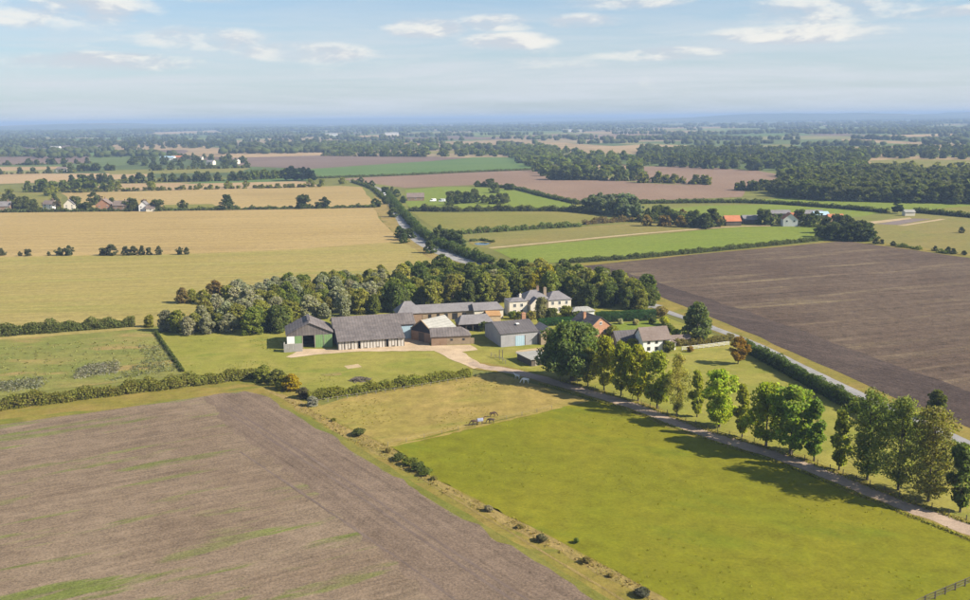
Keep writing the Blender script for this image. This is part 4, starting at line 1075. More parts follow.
# ------------------------------------------------------------------ lone trees and bushes of the fields
for (px, py, h, wd, lb) in [(227, 209.5, 12.5, 1.15, 'dark lone tree standing between two stubble fields near the village'), (303, 208.6, 12.5, 1.2, 'broad lone oak like tree on the stubble boundary'), (325, 208.2, 9.5, 1.1, 'smaller tree next to the broad lone tree'), (318, 208.6, 6, 1.0, 'low tree squeezed beside the broad lone tree')]:
    small_tree('field_tree', 'mid', G(px, py), h, lb, (0.052, 0.062, 0.024), wide=wd)
for i, (px, py, h, wd, lb) in enumerate([(2, 255.5, 4.2, 1.0, 'dark field bush at the far end of the stubble bush row'), (20, 256, 2.6, 1.1, 'low bush beside a rounder one in the stubble'), (28, 256, 4.2, 1.1, 'rounded dark bush in the stubble bush row'), (49, 255.6, 2.4, 1.1, 'small tawny bush in the stubble bush row'), (60, 255.5, 4.6, 1.2, 'grey green bush half of a pair in the stubble'), (69, 255.4, 5.6, 1.1, 'taller grey green bush of a pair in the stubble'), (103, 255.3, 4.6, 1.0, 'spreading bush before the widest clump in the stubble'), (112, 255.3, 6.4, 1.3, 'widest bush clump in the stubble bush row'), (126, 255.2, 5.0, 1.2, 'dark bush first in a tight group of three'), (134, 255.1, 5.2, 1.2, 'dark bush middle of a tight group of three'), (142, 255, 5.2, 0.9, 'upright bush closing a tight group of three'), (149, 255, 4.6, 0.8, 'narrow upright bush next to the group of three'), (159, 254.8, 5.0, 0.9, 'separate upright dark bush in the stubble row'), (180, 254.6, 4.4, 1.0, 'grey bush of the last pair in the stubble row'), (187, 254.4, 4.2, 0.9, 'dark bush of the last pair in the stubble row')]):
    small_tree('field_bush', 'mid', G(px, py), h, lb, (0.075, 0.080, 0.042) if i % 3 else (0.10, 0.10, 0.055), cat='bush', wide=wd * 0.95)

def row_of(name, lb, grp, pts, hr, colr, kind='mid', wide=1.0, cat='tree'):
    for (px, py) in pts:
        small_tree(name, kind, G(px, py), _rt.uniform(*hr), lb, colr, cat=cat, group=grp, wide=wide * _rt.uniform(0.95, 1.35))

row_of('conifer', 'tall dark conifer in the clump by the narrow green field', 'dark conifer clump', [(288, 181), (292, 180.5), (296, 181), (300, 180.5), (304, 181), (309, 181), (313, 181.5), (306, 180)], (13, 19), (0.028, 0.042, 0.024), 'conifer', 1.3)
row_of('village_tree', 'dark green garden tree among the village houses', 'garden trees of the village', [(20, 211), (27, 211), (33, 210), (24, 208), (5, 203), (12, 202), (36, 212), (55, 203), (76, 209), (82, 211), (88, 211), (94, 205), (112, 207), (127, 211), (131, 209), (134, 211), (152, 211), (158, 211), (183, 209), (-12, 208), (-25, 210)], (7, 12), (0.080, 0.086, 0.028))
row_of('village_tree', 'bronze garden tree among the village houses', 'bronze garden trees of the village', [(58, 211), (99, 202), (46, 208), (145, 209)], (6, 9), (0.13, 0.10, 0.06))
row_of('village_tree', 'yellow green tree behind the village houses', 'yellow green village trees', [(48, 196), (53, 195), (150, 190), (10, 196)], (8, 11), (0.17, 0.17, 0.03))
row_of('hedgerow_tree', 'round hedgerow tree along the tan field strips', 'hedgerow trees above the village', [(152, 190), (200, 188.5), (228, 187.5), (246, 186.5), (90, 191), (118, 190), (310, 187), (322, 185), (342, 184)], (6, 10), OLIVE)
row_of('road_tree', 'bushy tree on the bank of the main road', 'trees beside the main road', [(399, 237), (402, 240), (404, 243), (392, 209), (386, 204), (378, 207), (375, 206), (394, 217), (430, 253), (410, 238), (384, 193), (372, 187), (366, 185), (361, 182.5)], (4, 7.5), (0.065, 0.080, 0.028))
row_of('road_tree', 'rounded tree rising from the tall road hedge', 'trees in the road hedge', [(440, 238), (446, 239), (452, 241), (447, 243), (456, 244), (460, 247), (436, 243), (388, 195), (392, 193), (397, 197), (403, 203)], (6, 9), (0.080, 0.095, 0.036))
row_of('meadow_tree', 'rounded shrub tree in the thicket behind the white vans', 'thicket behind the white vans', [(450, 205.5), (456, 204), (462, 203), (469, 203), (477, 202), (484, 203), (492, 204), (499, 204), (450, 200), (458, 199), (466, 199), (474, 199), (505, 203)], (6, 10), (0.078, 0.088, 0.030))
row_of('meadow_tree', 'dark tree at the top corner of the green meadow', 'trees at the meadow corner', [(478, 187), (484, 187), (490, 187), (496, 188), (495, 193), (508, 190), (512, 190)], (6, 10), DARK)
row_of('willow_tree', 'grey green willow in the copse at the meadow end', 'willow copse', [(588, 212), (595, 213), (602, 214), (609, 215), (616, 215), (622, 216), (630, 217), (637, 217), (592, 207), (600, 207), (610, 208), (620, 208), (626, 209), (634, 210)], (10, 14), (0.115, 0.135, 0.080))
row_of('farmyard_tree', 'dark tree beside the red roofed farm', 'trees by the red roofed farm', [(667, 220), (672, 223), (678, 224), (684, 223), (690, 225), (696, 227), (702, 228), (706, 228), (713, 226), (660, 219), (655, 221), (648, 222), (762, 224), (768, 225), (780, 223), (800, 225), (808, 226), (812, 227), (816, 222)], (6, 12), (0.078, 0.090, 0.030))
row_of('farmyard_tree', 'russet tree beside the red roofed farm', 'russet trees by the red roofed farm', [(682, 219), (718, 226), (646, 226), (664, 226), (680, 227)], (6, 9), (0.17, 0.12, 0.045))
row_of('copse_tree', 'dark green tree of the copse at the ploughed field corner', 'corner copse', [(822, 237), (828, 239), (834, 240), (840, 240), (846, 241), (852, 241), (858, 241), (864, 241), (826, 233), (834, 233), (842, 233), (850, 234), (858, 236), (838, 229), (846, 229), (868, 240)], (7, 11), (0.060, 0.070, 0.028))
row_of('copse_tree', 'small dark bush on the pasture margin beyond the copse', 'margin bushes', [(876, 244), (882, 244), (893, 246), (935, 251), (948, 253), (953, 254), (964, 255), (961, 233)], (2.2, 4), (0.06, 0.065, 0.035))
row_of('lone_conifer', 'single dark pointed tree on the long hedge', None, [(897, 213.5)], (11, 11.1), (0.035, 0.05, 0.026), 'conifer', 1.3)

# the wood beyond the meadows: its edge trees one by one, the depth as a mass
edge = []
for k_ in range(54):
    u_ = k_ / 53
    px = 776 + u_ * 330
    edge.append((px + _rt.uniform(-2, 2), 199.5 + u_ * 7.0 - (0 if k_ % 2 else 2.2) + (1 - min(1, u_ * 6)) * -4))
row_of('wood_edge_tree', 'dark tree along the sunlit edge of the big wood', 'edge trees of the big wood', edge, (11, 17), (0.078, 0.086, 0.030), 'mid', 1.25)
stuff_trees('wood', 'deep interior of the big dark wood', fill_poly([(786, 196), (970, 202), (1110, 206), (1110, 184), (960, 180), (860, 176), (780, 184)], 11, 61, 620), (11, 17), 'mid', (0.085, 0.092, 0.034), 62, 6, 1.2)

# ------------------------------------------------------------------ buildings
def window(parent, face, u, z, w_, h_, W, D, frame='white', pane='glass', depth=0.06, name='window'):
    """a framed window on face F (front), B, L or R of a W x D block; u runs along the face"""
    t_ = 0.09
    fr, pn = MB(), MB()
    def put(mb, a0, a1, z0, z1, d0, d1):
        if face == 'F': mb.box(a0, a1, -d1, -d0, z0, z1)
        elif face == 'B': mb.box(a0, a1, D + d0, D + d1, z0, z1)
        elif face == 'L': mb.box(-d1, -d0, a0, a1, z0, z1)
        else: mb.box(W + d0, W + d1, a0, a1, z0, z1)
    a0, a1, z0, z1 = u - w_ / 2, u + w_ / 2, z - h_ / 2, z + h_ / 2
    put(fr, a0, a1, z0, z0 + t_, 0.003, depth); put(fr, a0, a1, z1 - t_, z1, 0.003, depth)
    put(fr, a0, a0 + t_, z0 + t_, z1 - t_, 0.003, depth); put(fr, a1 - t_, a1, z0 + t_, z1 - t_, 0.003, depth)
    if w_ > 0.8: put(fr, u - 0.03, u + 0.03, z0 + t_, z1 - t_, 0.003, depth - 0.01)
    put(pn, a0 + t_, a1 - t_, z0 + t_, z1 - t_, 0.001, 0.02)
    f = fr.build(name, M[frame], parent)
    pn.build('pane', M[pane], f)
    return f


def door(parent, face, u, w_, h_, W, D, mat, z0=0.0, name='door'):
    mb = MB()
    d0, d1 = 0.003, 0.07
    a0, a1 = u - w_ / 2, u + w_ / 2
    if face == 'F': mb.box(a0, a1, -d1, -d0, z0, z0 + h_)
    elif face == 'B': mb.box(a0, a1, D + d0, D + d1, z0, z0 + h_)
    elif face == 'L': mb.box(-d1, -d0, a0, a1, z0, z0 + h_)
    else: mb.box(W + d0, W + d1, a0, a1, z0, z0 + h_)
    return mb.build(name, M[mat], parent)


def roof_mesh(W, D, eave, ridge, axis, over, hip0, hip1, thick=0.16, off=None):
    """gable or hip roof over a W x D block; ridge along x or y; off = ridge position across (0..1)"""
    mb = MB()
    A, B = (W, D) if axis == 'x' else (D, W)
    o_ = 0.5 if off is None else off
    rb = B * o_
    s0, s1 = (ridge - eave) / rb, (ridge - eave) / (B - rb)
    e0, e1 = eave - over * s0, eave - over * s1
    zt = thick + 0.02
    P = [(-over, -over, e0), (A + over, -over, e0), (A + over, B + over, e1), (-over, B + over, e1),
         (hip0 - (0 if hip0 else over), rb, ridge), (A - hip1 + (0 if hip1 else over), rb, ridge)]
    P = [(a, b, z + zt) for a, b, z in P]
    fc = [[0, 1, 5, 4], [2, 3, 4, 5]]
    if hip0: fc.append([3, 0, 4])
    if hip1: fc.append([1, 2, 5])
    if axis == 'y': P = [(W - b, a, z) for a, b, z in P]
    mb.slab(P, fc, thick)
    return mb


def wall_block(W, D, eave, ridge, axis, hip0, hip1, off=None):
    mb = MB()
    A, B = (W, D) if axis == 'x' else (D, W)
    o_ = 0.5 if off is None else off
    rb = B * o_
    v = [(0, 0, -0.1), (A, 0, -0.1), (A, B, -0.1), (0, B, -0.1), (0, 0, eave), (A, 0, eave), (A, B, eave), (0, B, eave)]
    f = [[0, 1, 2, 3], [0, 1, 5, 4], [2, 3, 7, 6]]
    if not hip0:
        v.append((0, rb, ridge)); k0 = len(v) - 1; f.append([0, 4, k0, 7, 3])
    else:
        v.append((hip0, rb, ridge)); k0 = len(v) - 1; f.append([0, 4, 7, 3]); f.append([4, 7, k0])
    if not hip1:
        v.append((A, rb, ridge)); k1 = len(v) - 1; f.append([1, 2, 6, k1, 5])
    else:
        v.append((A - hip1, rb, ridge)); k1 = len(v) - 1; f.append([1, 2, 6, 5]); f.append([5, 6, k1])
    f.append([4, 5, k1, k0]); f.append([6, 7, k0, k1])
    if axis == 'y': v = [(W - b, a, z) for a, b, z in v]
    return mb.add(v, f)


def chimney(roof_o, x, y, z0, z1, w_=0.9, mat='brick', pots=2):
    mb = MB().box(x - w_ / 2, x + w_ / 2, y - w_ * 0.35, y + w_ * 0.35, z0, z1)
    mb.box(x - w_ / 2 - 0.08, x + w_ / 2 + 0.08, y - w_ * 0.35 - 0.08, y + w_ * 0.35 + 0.08, z1 - 0.25, z1 - 0.05)
    for k in range(pots):
        cx_ = x + (k - (pots - 1) / 2) * 0.4
        mb.tube([(cx_, y, z1 - 0.02), (cx_, y, z1 + 0.4)], [0.13, 0.1], 6)
    return mb.build('chimney', M[mat], roof_o)


def building(name, label, cat, loc, ang, W, D, eave, ridge, wall, roof, axis='x', over=0.35, hip0=0.0, hip1=0.0, group=None, off=None):
    o = tag(empty(name, loc, R(ang)), label, cat, group)
    wall_block(W, D, eave, ridge, axis, hip0, hip1, off).build('wall', M[wall], o)
    r_ = roof_mesh(W, D, eave, ridge, axis, over, hip0, hip1, off=off).build('roof', M[roof], o)
    return o, r_


# --- open fronted barn with green walls: hollow, its doorway is a real opening
b = tag(empty('green_barn', G(287.5, 349.5), R(13)), 'open barn with green cladding, grey gable and dark doorway', 'barn')
W, D, ev, rg = 14.0, 12.5, 4.7, 8.0
MB().box(0, 0.15, 0.15, D - 0.15, -0.1, ev).build('side_wall', M['clad_grey'], b)
MB().box(W - 0.15, W, 0.15, D - 0.15, -0.1, ev).build('side_wall', M['clad_grey'], b)
MB().add([(0, D - 0.15, -0.1), (W, D - 0.15, -0.1), (W, D - 0.15, ev), (W / 2, D - 0.15, rg), (0, D - 0.15, ev), (0, D, -0.1), (W, D, -0.1), (W, D, ev), (W / 2, D, rg), (0, D, ev)], [[0, 1, 2, 3, 4], [9, 8, 7, 6, 5], [0, 5, 6, 1], [1, 6, 7, 2], [2, 7, 8, 3], [3, 8, 9, 4], [4, 9, 5, 0]]).build('rear_wall', M['clad_grey'], b)
MB().add([(0, 0, 4.1), (W, 0, 4.1), (W, 0, ev), (W / 2, 0, rg), (0, 0, ev), (0, 0.15, 4.1), (W, 0.15, 4.1), (W, 0.15, ev), (W / 2, 0.15, rg), (0, 0.15, ev)], [[4, 3, 2, 1, 0], [5, 6, 7, 8, 9], [1, 6, 5, 0], [2, 7, 6, 1], [3, 8, 7, 2], [4, 9, 8, 3], [0, 5, 9, 4]]).build('gable_cladding', M['roof_fibre'], b)
tag(MB().box(0, 2.3, 0, 0.15, -0.1, 4.08).build('front_panel', M['white'], b), 'pale panel beside the doorway')
tag(MB().box(2.35, 4.6, 0, 0.15, -0.1, 4.08).build('front_panel', M['clad_green'], b), 'green panel beside the doorway')
tag(MB().box(8.7, W, 0, 0.15, -0.1, 4.08).build('front_panel', M['clad_green'], b), 'wide green sliding door panel')
MB().box(4.62, 4.85, -0.05, 0.2, -0.1, 4.08).build('post', M['timber_pale'], b)
MB().box(8.4, 8.65, -0.05, 0.2, -0.1, 4.08).build('post', M['timber_pale'], b)
MB().box(11.2, 11.35, -0.08, -0.01, 0, 4.0).build('post', M['timber_pale'], b)
r_ = roof_mesh(W, D, ev, rg, 'y', 0.35, 0, 0).build('roof', M['roof_fibre'], b)
MB().box(W / 2 - 0.45, W / 2 + 0.45, 3.0, D - 0.5, rg + 0.22, rg + 0.42).build('ridge_vent', M['roof_dark'], r_)
MB().box(0.3, W - 0.3, 6, D - 0.2, 0.0, 1.6).build('straw_stack', M['dark'], b)  # block across the rear in the near-black interior colour, not a straw tone
c_ = tag(empty('concrete_bunker', G(284, 352.5), R(9)), 'low pale concrete bunker wall in front of the green barn', 'wall')
for k in range(4):
    MB().box(k * 1.42, k * 1.42 + 1.39, 0, 0.2, -0.1, 2.6).build('panel', M['concrete'], c_)
MB().box(0, 0.2, 0.22, 3.0, -0.1, 2.6).build('return_wall', M['concrete'], c_)

# --- long barn: main range with pale blue end, long lean-to with white panels
b = tag(empty('long_barn', G(339, 350.3), R(14)), 'long grey roofed cattle barn with white panels between dark posts', 'barn')
Lw, Ld = 20.4, 9.0
z_lo, z_hi = 2.8, 5.0
# lean-to
mb = MB(); mb.slab([(-0.4, -0.5, z_lo), (Lw + 0.4, -0.5, z_lo), (Lw + 0.4, Ld + 0.3, z_hi + 0.1), (-0.4, Ld + 0.3, z_hi + 0.1)], [[0, 1, 2, 3]], 0.14)
mb.build('lean_to_roof', M['roof_fibre'], b)
pit = Lw / 21
rnp = random.Random(4)
for k in range(22):
    MB().box(k * pit - 0.13, k * pit + 0.13, -0.02, 0.22, -0.1, z_lo - 0.1).build('post', M['timber_pale'], b)
for k in range(21):
    if k in (6, 15): continue
    x0, x1 = k * pit + 0.15, (k + 1) * pit - 0.15
    wd = rnp.choice((1.0, 1.0, 1.0, 0.7))
    lo_ = rnp.choice((0.0, 0.0, 0.35))
    MB().box(x0, x0 + (x1 - x0) * wd, 0.04, 0.14, lo_, z_lo - 0.25 - rnp.choice((0, 0, 0.2))).build('wall_panel', M['panel_white'], b)
MB().box(0, Lw, 3.2, 3.4, -0.1, 2.6).build('inner_wall', M['timber'], b)
MB().add([(0, 0.2, -0.1), (0, Ld, -0.1), (0, Ld, z_hi - 0.15), (0, 0.2, z_lo - 0.1), (0.12, 0.2, -0.1), (0.12, Ld, -0.1), (0.12, Ld, z_hi - 0.15), (0.12, 0.2, z_lo - 0.1)], [[0, 1, 2, 3], [7, 6, 5, 4], [0, 4, 5, 1], [1, 5, 6, 2], [2, 6, 7, 3], [3, 7, 4, 0]]).build('end_wall', M['clad_grey'], b)
MB().add([(Lw, 0.2, -0.1), (Lw, Ld, -0.1), (Lw, Ld, z_hi - 0.15), (Lw, 0.2, z_lo - 0.1), (Lw - 0.12, 0.2, -0.1), (Lw - 0.12, Ld, -0.1), (Lw - 0.12, Ld, z_hi - 0.15), (Lw - 0.12, 0.2, z_lo - 0.1)], [[3, 2, 1, 0], [4, 5, 6, 7], [1, 5, 4, 0], [2, 6, 5, 1], [3, 7, 6, 2], [0, 4, 7, 3]]).build('end_wall', M['brick'], b)
# main range behind it
x0m, x1m, y0m, y1m, zr = -0.5, Lw + 5.0, Ld + 0.35, Ld + 11.5, 7.3
ym = (y0m + y1m) / 2
mb = MB(); ze = 5.0
mb.add([(x0m, y0m, -0.1), (x1m, y0m, -0.1), (x1m, y1m, -0.1), (x0m, y1m, -0.1), (x0m, y0m, ze), (x1m, y0m, ze), (x1m, y1m, ze), (x0m, y1m, ze), (x0m, ym, zr), (x1m, ym, zr)], [[0, 1, 5, 4], [2, 3, 7, 6], [0, 4, 8, 7, 3], [1, 2, 6, 9, 5], [4, 5, 9, 8], [6, 7, 8, 9], [3, 2, 1, 0]])
mb.build('main_wall', M['clad_grey'], b)
mb = MB(); sl = (zr - ze) / (ym - y0m)
mb.slab([(x0m - .4, y0m - .5, ze - .5 * sl + .2), (x1m + .4, y0m - .5, ze - .5 * sl + .2), (x1m + .4, ym, zr + .2), (x0m - .4, ym, zr + .2), (x1m + .4, y1m + .5, ze - .5 * sl + .2), (x0m - .4, y1m + .5, ze - .5 * sl + .2)], [[0, 1, 2, 3], [3, 2, 4, 5]], 0.16)
mb.build('main_roof', M['roof_fibre'], b)
mb = MB().box(Lw + 0.1, x1m - 0.05, y0m - 0.08, y0m - 0.004, 0, 4.2); tag(mb.build('sliding_door', M['clad_blue'], b), 'pale blue sliding door')

# --- tall hipped store behind the long barn
b, r_ = building('hipped_store', 'grey hipped roof store rising behind the long barn', 'store', G(398, 327), 14, 8.5, 8.0, 4.6, 7.9, 'brick', 'slate', 'x', 0.3, 3.0, 3.0)
window(b, 'R', 4.5, 3.2, 1.0, 1.0, 8.5, 9.0)

# --- brick gabled barn with white sheet roof
b, r_ = building('brick_barn', 'brick gabled barn with pale sheet roof facing the yard', 'barn', G(411.5, 339.5), -42, 9.6, 10.5, 3.9, 6.9, 'brick', 'roof_pale', 'y', 0.25)
MB().add([(-0.1, -0.3, 3.95), (4.8, -0.3, 7.25), (9.7, -0.3, 3.95), (9.7, -0.3, 3.6), (4.8, -0.3, 6.9), (-0.1, -0.3, 3.6), (-0.1, 0.05, 3.95), (4.8, 0.05, 7.25), (9.7, 0.05, 3.95), (9.7, 0.05, 3.6), (4.8, 0.05, 6.9), (-0.1, 0.05, 3.6)], [[0, 1, 4, 5], [1, 2, 3, 4], [6, 11, 10, 7], [7, 10, 9, 8], [0, 6, 7, 1], [1, 7, 8, 2], [5, 4, 10, 11], [4, 3, 9, 10], [0, 5, 11, 6], [2, 8, 9, 3]]).build('gable_coping', M['brick_tan'], r_)
MB().add([(0.1, -0.06, 3.2), (9.5, -0.06, 3.2), (9.5, -0.06, 3.75), (4.8, -0.06, 6.7), (0.1, -0.06, 3.75), (0.1, -0.004, 3.2), (9.5, -0.004, 3.2), (9.5, -0.004, 3.75), (4.8, -0.004, 6.7), (0.1, -0.004, 3.75)], [[0, 1, 2, 3, 4], [9, 8, 7, 6, 5], [0, 5, 6, 1], [1, 6, 7, 2], [2, 7, 8, 3], [3, 8, 9, 4], [4, 9, 5, 0]]).build('gable_shade_panel', M['gable_shade'], b)  # dark sheet over the brick, painting the shade on this gable
door(b, 'F', 4.6, 2.4, 3.0, 9.6, 10.5, 'timber')

# --- low brick range with hip end
b, r_ = building('brick_range', 'low tan brick range with hipped grey roof facing the lawn', 'stable', G(431.5, 345.8), 8, 12.4, 6.5, 2.9, 4.9, 'brick_tan', 'roof_fibre', 'x', 0.3, 0, 2.6)
for u_ in (6.4, 10.2): window(b, 'F', u_, 1.7, 0.8, 0.7, 12.4, 6.5, 'timber')
tag(MB().box(0.02, 4.9, -0.02, -0.003, 0, 2.6).build('wall_patch', M['brick'], b), 'redder brickwork at the barn end')
MB().box(12.5, 13.6, 0.3, 0.55, -0.1, 1.9).build('end_pier', M['brick_tan'], b)

# --- stable range with open bays, at the back of the yard
b, r_ = building('stable_range', 'long tan stable range with open bays painted shade dark under a slate roof', 'stable', G(417, 321.5), 12, 20.5, 6.0, 3.1, 5.2, 'brick_tan', 'slate', 'x', 0.35, 0, 0)
for u_, w_ in ((1.6, 0.9), (4.6, 1.1), (7.6, 1.0), (10.4, 1.3), (13.6, 1.9), (17.0, 1.4)): door(b, 'F', u_, w_, 2.3, 20.5, 6.0, 'dark')  # near-black panels paint the shade inside the open bays
b, r_ = building('stable_wing', 'pale walled stable wing with slate roof near the cream house', 'stable', G(474.5, 319.5), 12, 10.5, 6.0, 3.3, 5.3, 'cream', 'slate', 'x', 0.3, 0, 1.6)
for u_ in (2.5, 8.2): door(b, 'F', u_, 0.95, 2.1, 10.5, 6.0, 'timber')

# --- open cart shed with slate roof
b = tag(empty('cart_shed', G(459.5, 332), R(13)), 'open fronted cart shed under a wide grey slate roof', 'shed')
roof_mesh(11.5, 6.5, 2.7, 4.9, 'x', 0.4, 1.4, 1.4).build('roof', M['slate'], b)
MB().box(0, 11.5, 6.3, 6.5, -0.1, 2.7).build('rear_wall', M['brick'], b)
MB().box(0, 0.2, 0, 6.29, -0.1, 2.7).build('side_wall', M['brick'], b)
MB().box(11.3, 11.5, 0, 6.29, -0.1, 2.7).build('side_wall', M['brick'], b)
for k in range(4): MB().box(2.2 + k * 2.3, 2.4 + k * 2.3, 0, 0.2, -0.1, 2.68).build('post', M['timber'], b)

# --- grey workshop with pale blue roller door
b, r_ = building('workshop', 'grey clad workshop with dark roof and pale blue roller door', 'workshop', G(501, 347.3), 18, 12.2, 16.0, 4.2, 6.4, 'clad_grey', 'roof_dark', 'x', 0.3, off=0.5)
door(b, 'F', 6.3, 3.0, 3.2, 12.2, 16, 'clad_blue', name='roller_door')
MB().box(7.85, 8.1, -0.1, -0.003, 0, 3.3).build('door_jamb', M['timber'], b)
MB().box(6.6, 7.6, 4.0, 5.0, 5.95, 6.2).build('roof_light', M['white'], r_)
chimney(r_, 11.2, 10.0, 5.2, 8.2, 1.3, 'brick_orange', 1)
b, r_ = building('brick_outhouse', 'small tan brick outhouse with slate roof behind the workshop', 'outhouse', G(541, 345), 18, 5.5, 8.0, 3.6, 5.4, 'brick_tan', 'slate', 'y', 0.3)
window(b, 'F', 2.6, 2.0, 1.0, 1.0, 5.5, 8.0)

# --- small white roofed shed
b = tag(empty('flat_shed', G(531.5, 366.5), R(25)), 'low dark timber shed with nearly flat white roof', 'shed')
MB().add([(0, 0, -0.1), (7.2, 0, -0.1), (7.2, 9.0, -0.1), (0, 9.0, -0.1), (0, 0, 1.9), (7.2, 0, 1.7), (7.2, 9.0, 1.7), (0, 9.0, 1.9)], [[3, 2, 1, 0], [4, 5, 6, 7], [0, 1, 5, 4], [1, 2, 6, 5], [2, 3, 7, 6], [3, 0, 4, 7]]).build('wall', M['timber'], b)
mb = MB(); mb.slab([(-0.4, -0.4, 2.12), (7.6, -0.4, 1.92), (7.6, 9.4, 1.92), (-0.4, 9.4, 2.12)], [[0, 1, 2, 3]], 0.12)
r_ = mb.build('roof', M['roof_pale'], b)
MB().box(6.2, 6.9, 7.8, 8.6, 1.95, 2.1).build('roof_light', M['dark'], r_)
door(b, 'F', 1.6, 1.0, 1.6, 7.2, 9, 'timber_pale')
c_ = tag(empty('orange_haystack', G(487, 322), R(14)), 'orange tarpaulin covered stack beside the stable wing', 'stack')
MB().slab([(-0.2, -0.2, 2.2), (5.2, -0.2, 2.0), (5.4, 3.2, 3.1), (0.2, 3.2, 3.4), (5.2, 6, 2.0), (0, 6, 2.1)], [[0, 1, 2, 3], [3, 2, 4, 5]], 0.08).build('cover', M['tarp'], c_)
MB().box(0.1, 5.0, 0, 5.8, -0.1, 1.9).build('stack', M['yard'], c_)

# --- cream country house: wings, hipped slate roofs, chimneys
b = tag(empty('cream_house', G(509.5, 316.5), R(14)), 'cream two storey country house with hipped slate roofs and chimneys', 'house')
def block(x, y, W, D, e, r, wall='cream', roof='slate', axis='x', h0=0, h1=0, over=0.3):
    w_ = wall_block(W, D, e, r, axis, h0, h1).build('wall', M[wall], b, (x, y, 0))
    f_ = roof_mesh(W, D, e, r, axis, over, h0, h1).build('roof', M[roof], b, (x, y, 0))
    return w_, f_
w1, f1 = block(0, 0, 6.6, 7.0, 5.2, 6.0, h0=2.4, h1=2.4, over=0.15)
w2, f2 = block(6.2, 1.6, 9.2, 9.0, 5.4, 7.9, h0=3.4, h1=3.4)
w3, f3 = block(14.8, 0.2, 8.6, 9.5, 5.1, 7.3, h0=3.2, h1=3.2)
w4, f4 = block(7.4, -1.8, 4.6, 3.6, 4.2, 6.4, axis='y', over=0.2)
chimney(f3, -0.2, 4.0, 6.0, 9.0, 1.1, 'brick_tan')
chimney(f1, 5.6, 5.4, 5.3, 7.0, 0.8, 'cream', 1)
chimney(f2, 6.8, 6.4, 6.6, 9.0, 0.9, 'brick', 2)
for u_ in (2.0, 4.6):
    window(w1, 'F', u_, 3.9, 1.1, 1.3, 6.6, 7.0); window(w1, 'F', u_, 1.6, 1.1, 1.5, 6.6, 7.0)
window(w4, 'F', 2.3, 2.9, 1.1, 1.2, 4.6, 3.6); window(w4, 'F', 2.3, 1.0, 1.4, 1.3, 4.6, 3.6)
for u_ in (1.6, 4.2, 6.9):
    window(w3, 'F', u_, 3.9, 1.0, 1.4, 8.6, 9.5); window(w3, 'F', u_, 1.5, 1.0, 1.6, 8.6, 9.5)
window(w2, 'F', 7.0, 3.9, 1.0, 1.3, 9.2, 9.0)
door(w2, 'F', 7.2, 1.2, 2.2, 9.2, 9.0, 'timber')
b, r_ = building('white_outbuilding', 'low pale roofed outbuilding beside the cream house', 'outbuilding', G(573, 318), 14, 8.0, 5.0, 2.3, 3.3, 'white', 'roof_pale', 'x', 0.4, 1.8, 1.8)

# --- orange brick house and white cottage
b, r_ = building('brick_house', 'orange brick house with dark slate roof and gable chimney', 'house', G(590, 340), 28, 8.2, 11.0, 4.0, 7.0, 'brick_orange', 'roof_dark', 'y', 0.3)
chimney(r_, 2.2, 6.5, 5.0, 7.6, 0.9, 'brick_orange', 1)
window(b, 'F', 2.4, 2.2, 1.2, 1.2, 8.2, 11); window(b, 'F', 5.8, 2.2, 1.2, 1.2, 8.2, 11); window(b, 'F', 4.1, 5.0, 1.0, 1.0, 8.2, 11)
b, r_ = building('white_cottage', 'white walled cottage with brown tiled roof and dormer gap', 'house', G(643, 353), 12, 8.6, 7.2, 4.0, 7.0, 'white', 'tile_brown', 'x', 0.4)
for u_ in (1.8, 4.3, 6.8):
    window(b, 'F', u_, 3.1, 0.9, 0.9, 8.6, 7.2, 'timber'); window(b, 'F', u_, 1.2, 1.0, 1.1, 8.6, 7.2, 'timber')
MB().box(8.65, 11.0, 1.2, 5.4, -0.1, 2.3).build('side_porch', M['white'], b)
MB().slab([(8.6, 0.9, 2.95), (11.3, 0.9, 2.35), (11.3, 5.7, 2.35), (8.6, 5.7, 2.95)], [[0, 1, 2, 3]], 0.12).build('porch_roof', M['tile_brown'], b)
b, r_ = building('cottage_annexe', 'dark red brick annexe with dark roof joined to the white cottage', 'annexe', G(617, 350), 12, 7.0, 6.0, 2.8, 5.2, 'brick', 'roof_dark', 'x', 0.3)
window(b, 'F', 3.2, 1.6, 1.1, 1.0, 7, 6)
b, r_ = building('garden_shed', 'small brown roofed garden shed by the white paddock fence', 'shed', G(672, 345), 10, 6.0, 3.0, 1.8, 2.7, 'timber', 'tile_brown', 'x', 0.3)

# --- village houses
def village_house(label, px, py, ang, W, D, e, r, wall, roof, axis='x', nw=2, chim=True, group=None):
    o, rf = building('village_house', label, 'house', G(px, py), ang, W, D, e, r, wall, roof, axis, 0.35, group=group)
    for k in range(nw):
        u_ = W * (k + 0.5) / nw
        window(o, 'F', u_, e - 1.1, 1.2, 1.2, W, D)
        if e > 4: window(o, 'F', u_, 1.4, 1.3, 1.3, W, D)
    if chim: chimney(rf, W * 0.8 if axis == 'x' else W / 2, D / 2 if axis == 'x' else D * 0.7, r - 0.5, r + 1.5, 0.9, 'brick', 1)
    return o
village_house('village house with a mauve slate roof behind the big garden trees', -4, 212, 8, 11, 8, 4.6, 8.0, 'brick', 'slate')
village_house('small white village house with pink tiled roof', 43, 209.5, -10, 9, 7, 4.4, 7.2, 'white', 'tile_brown')
village_house('cream village house with steep gable to the field', 64, 210, 12, 8.5, 8, 4.4, 8.4, 'cream', 'slate', 'y')
village_house('pink brick village house with tall gable', 96, 211.5, 5, 12, 9, 5.2, 9.6, 'brick_orange', 'tile_brown', 'y')
village_house('brick village house with white bay half hidden by trees', 113, 211.5, 0, 11, 8, 4.8, 8.2, 'brick', 'tile_brown')
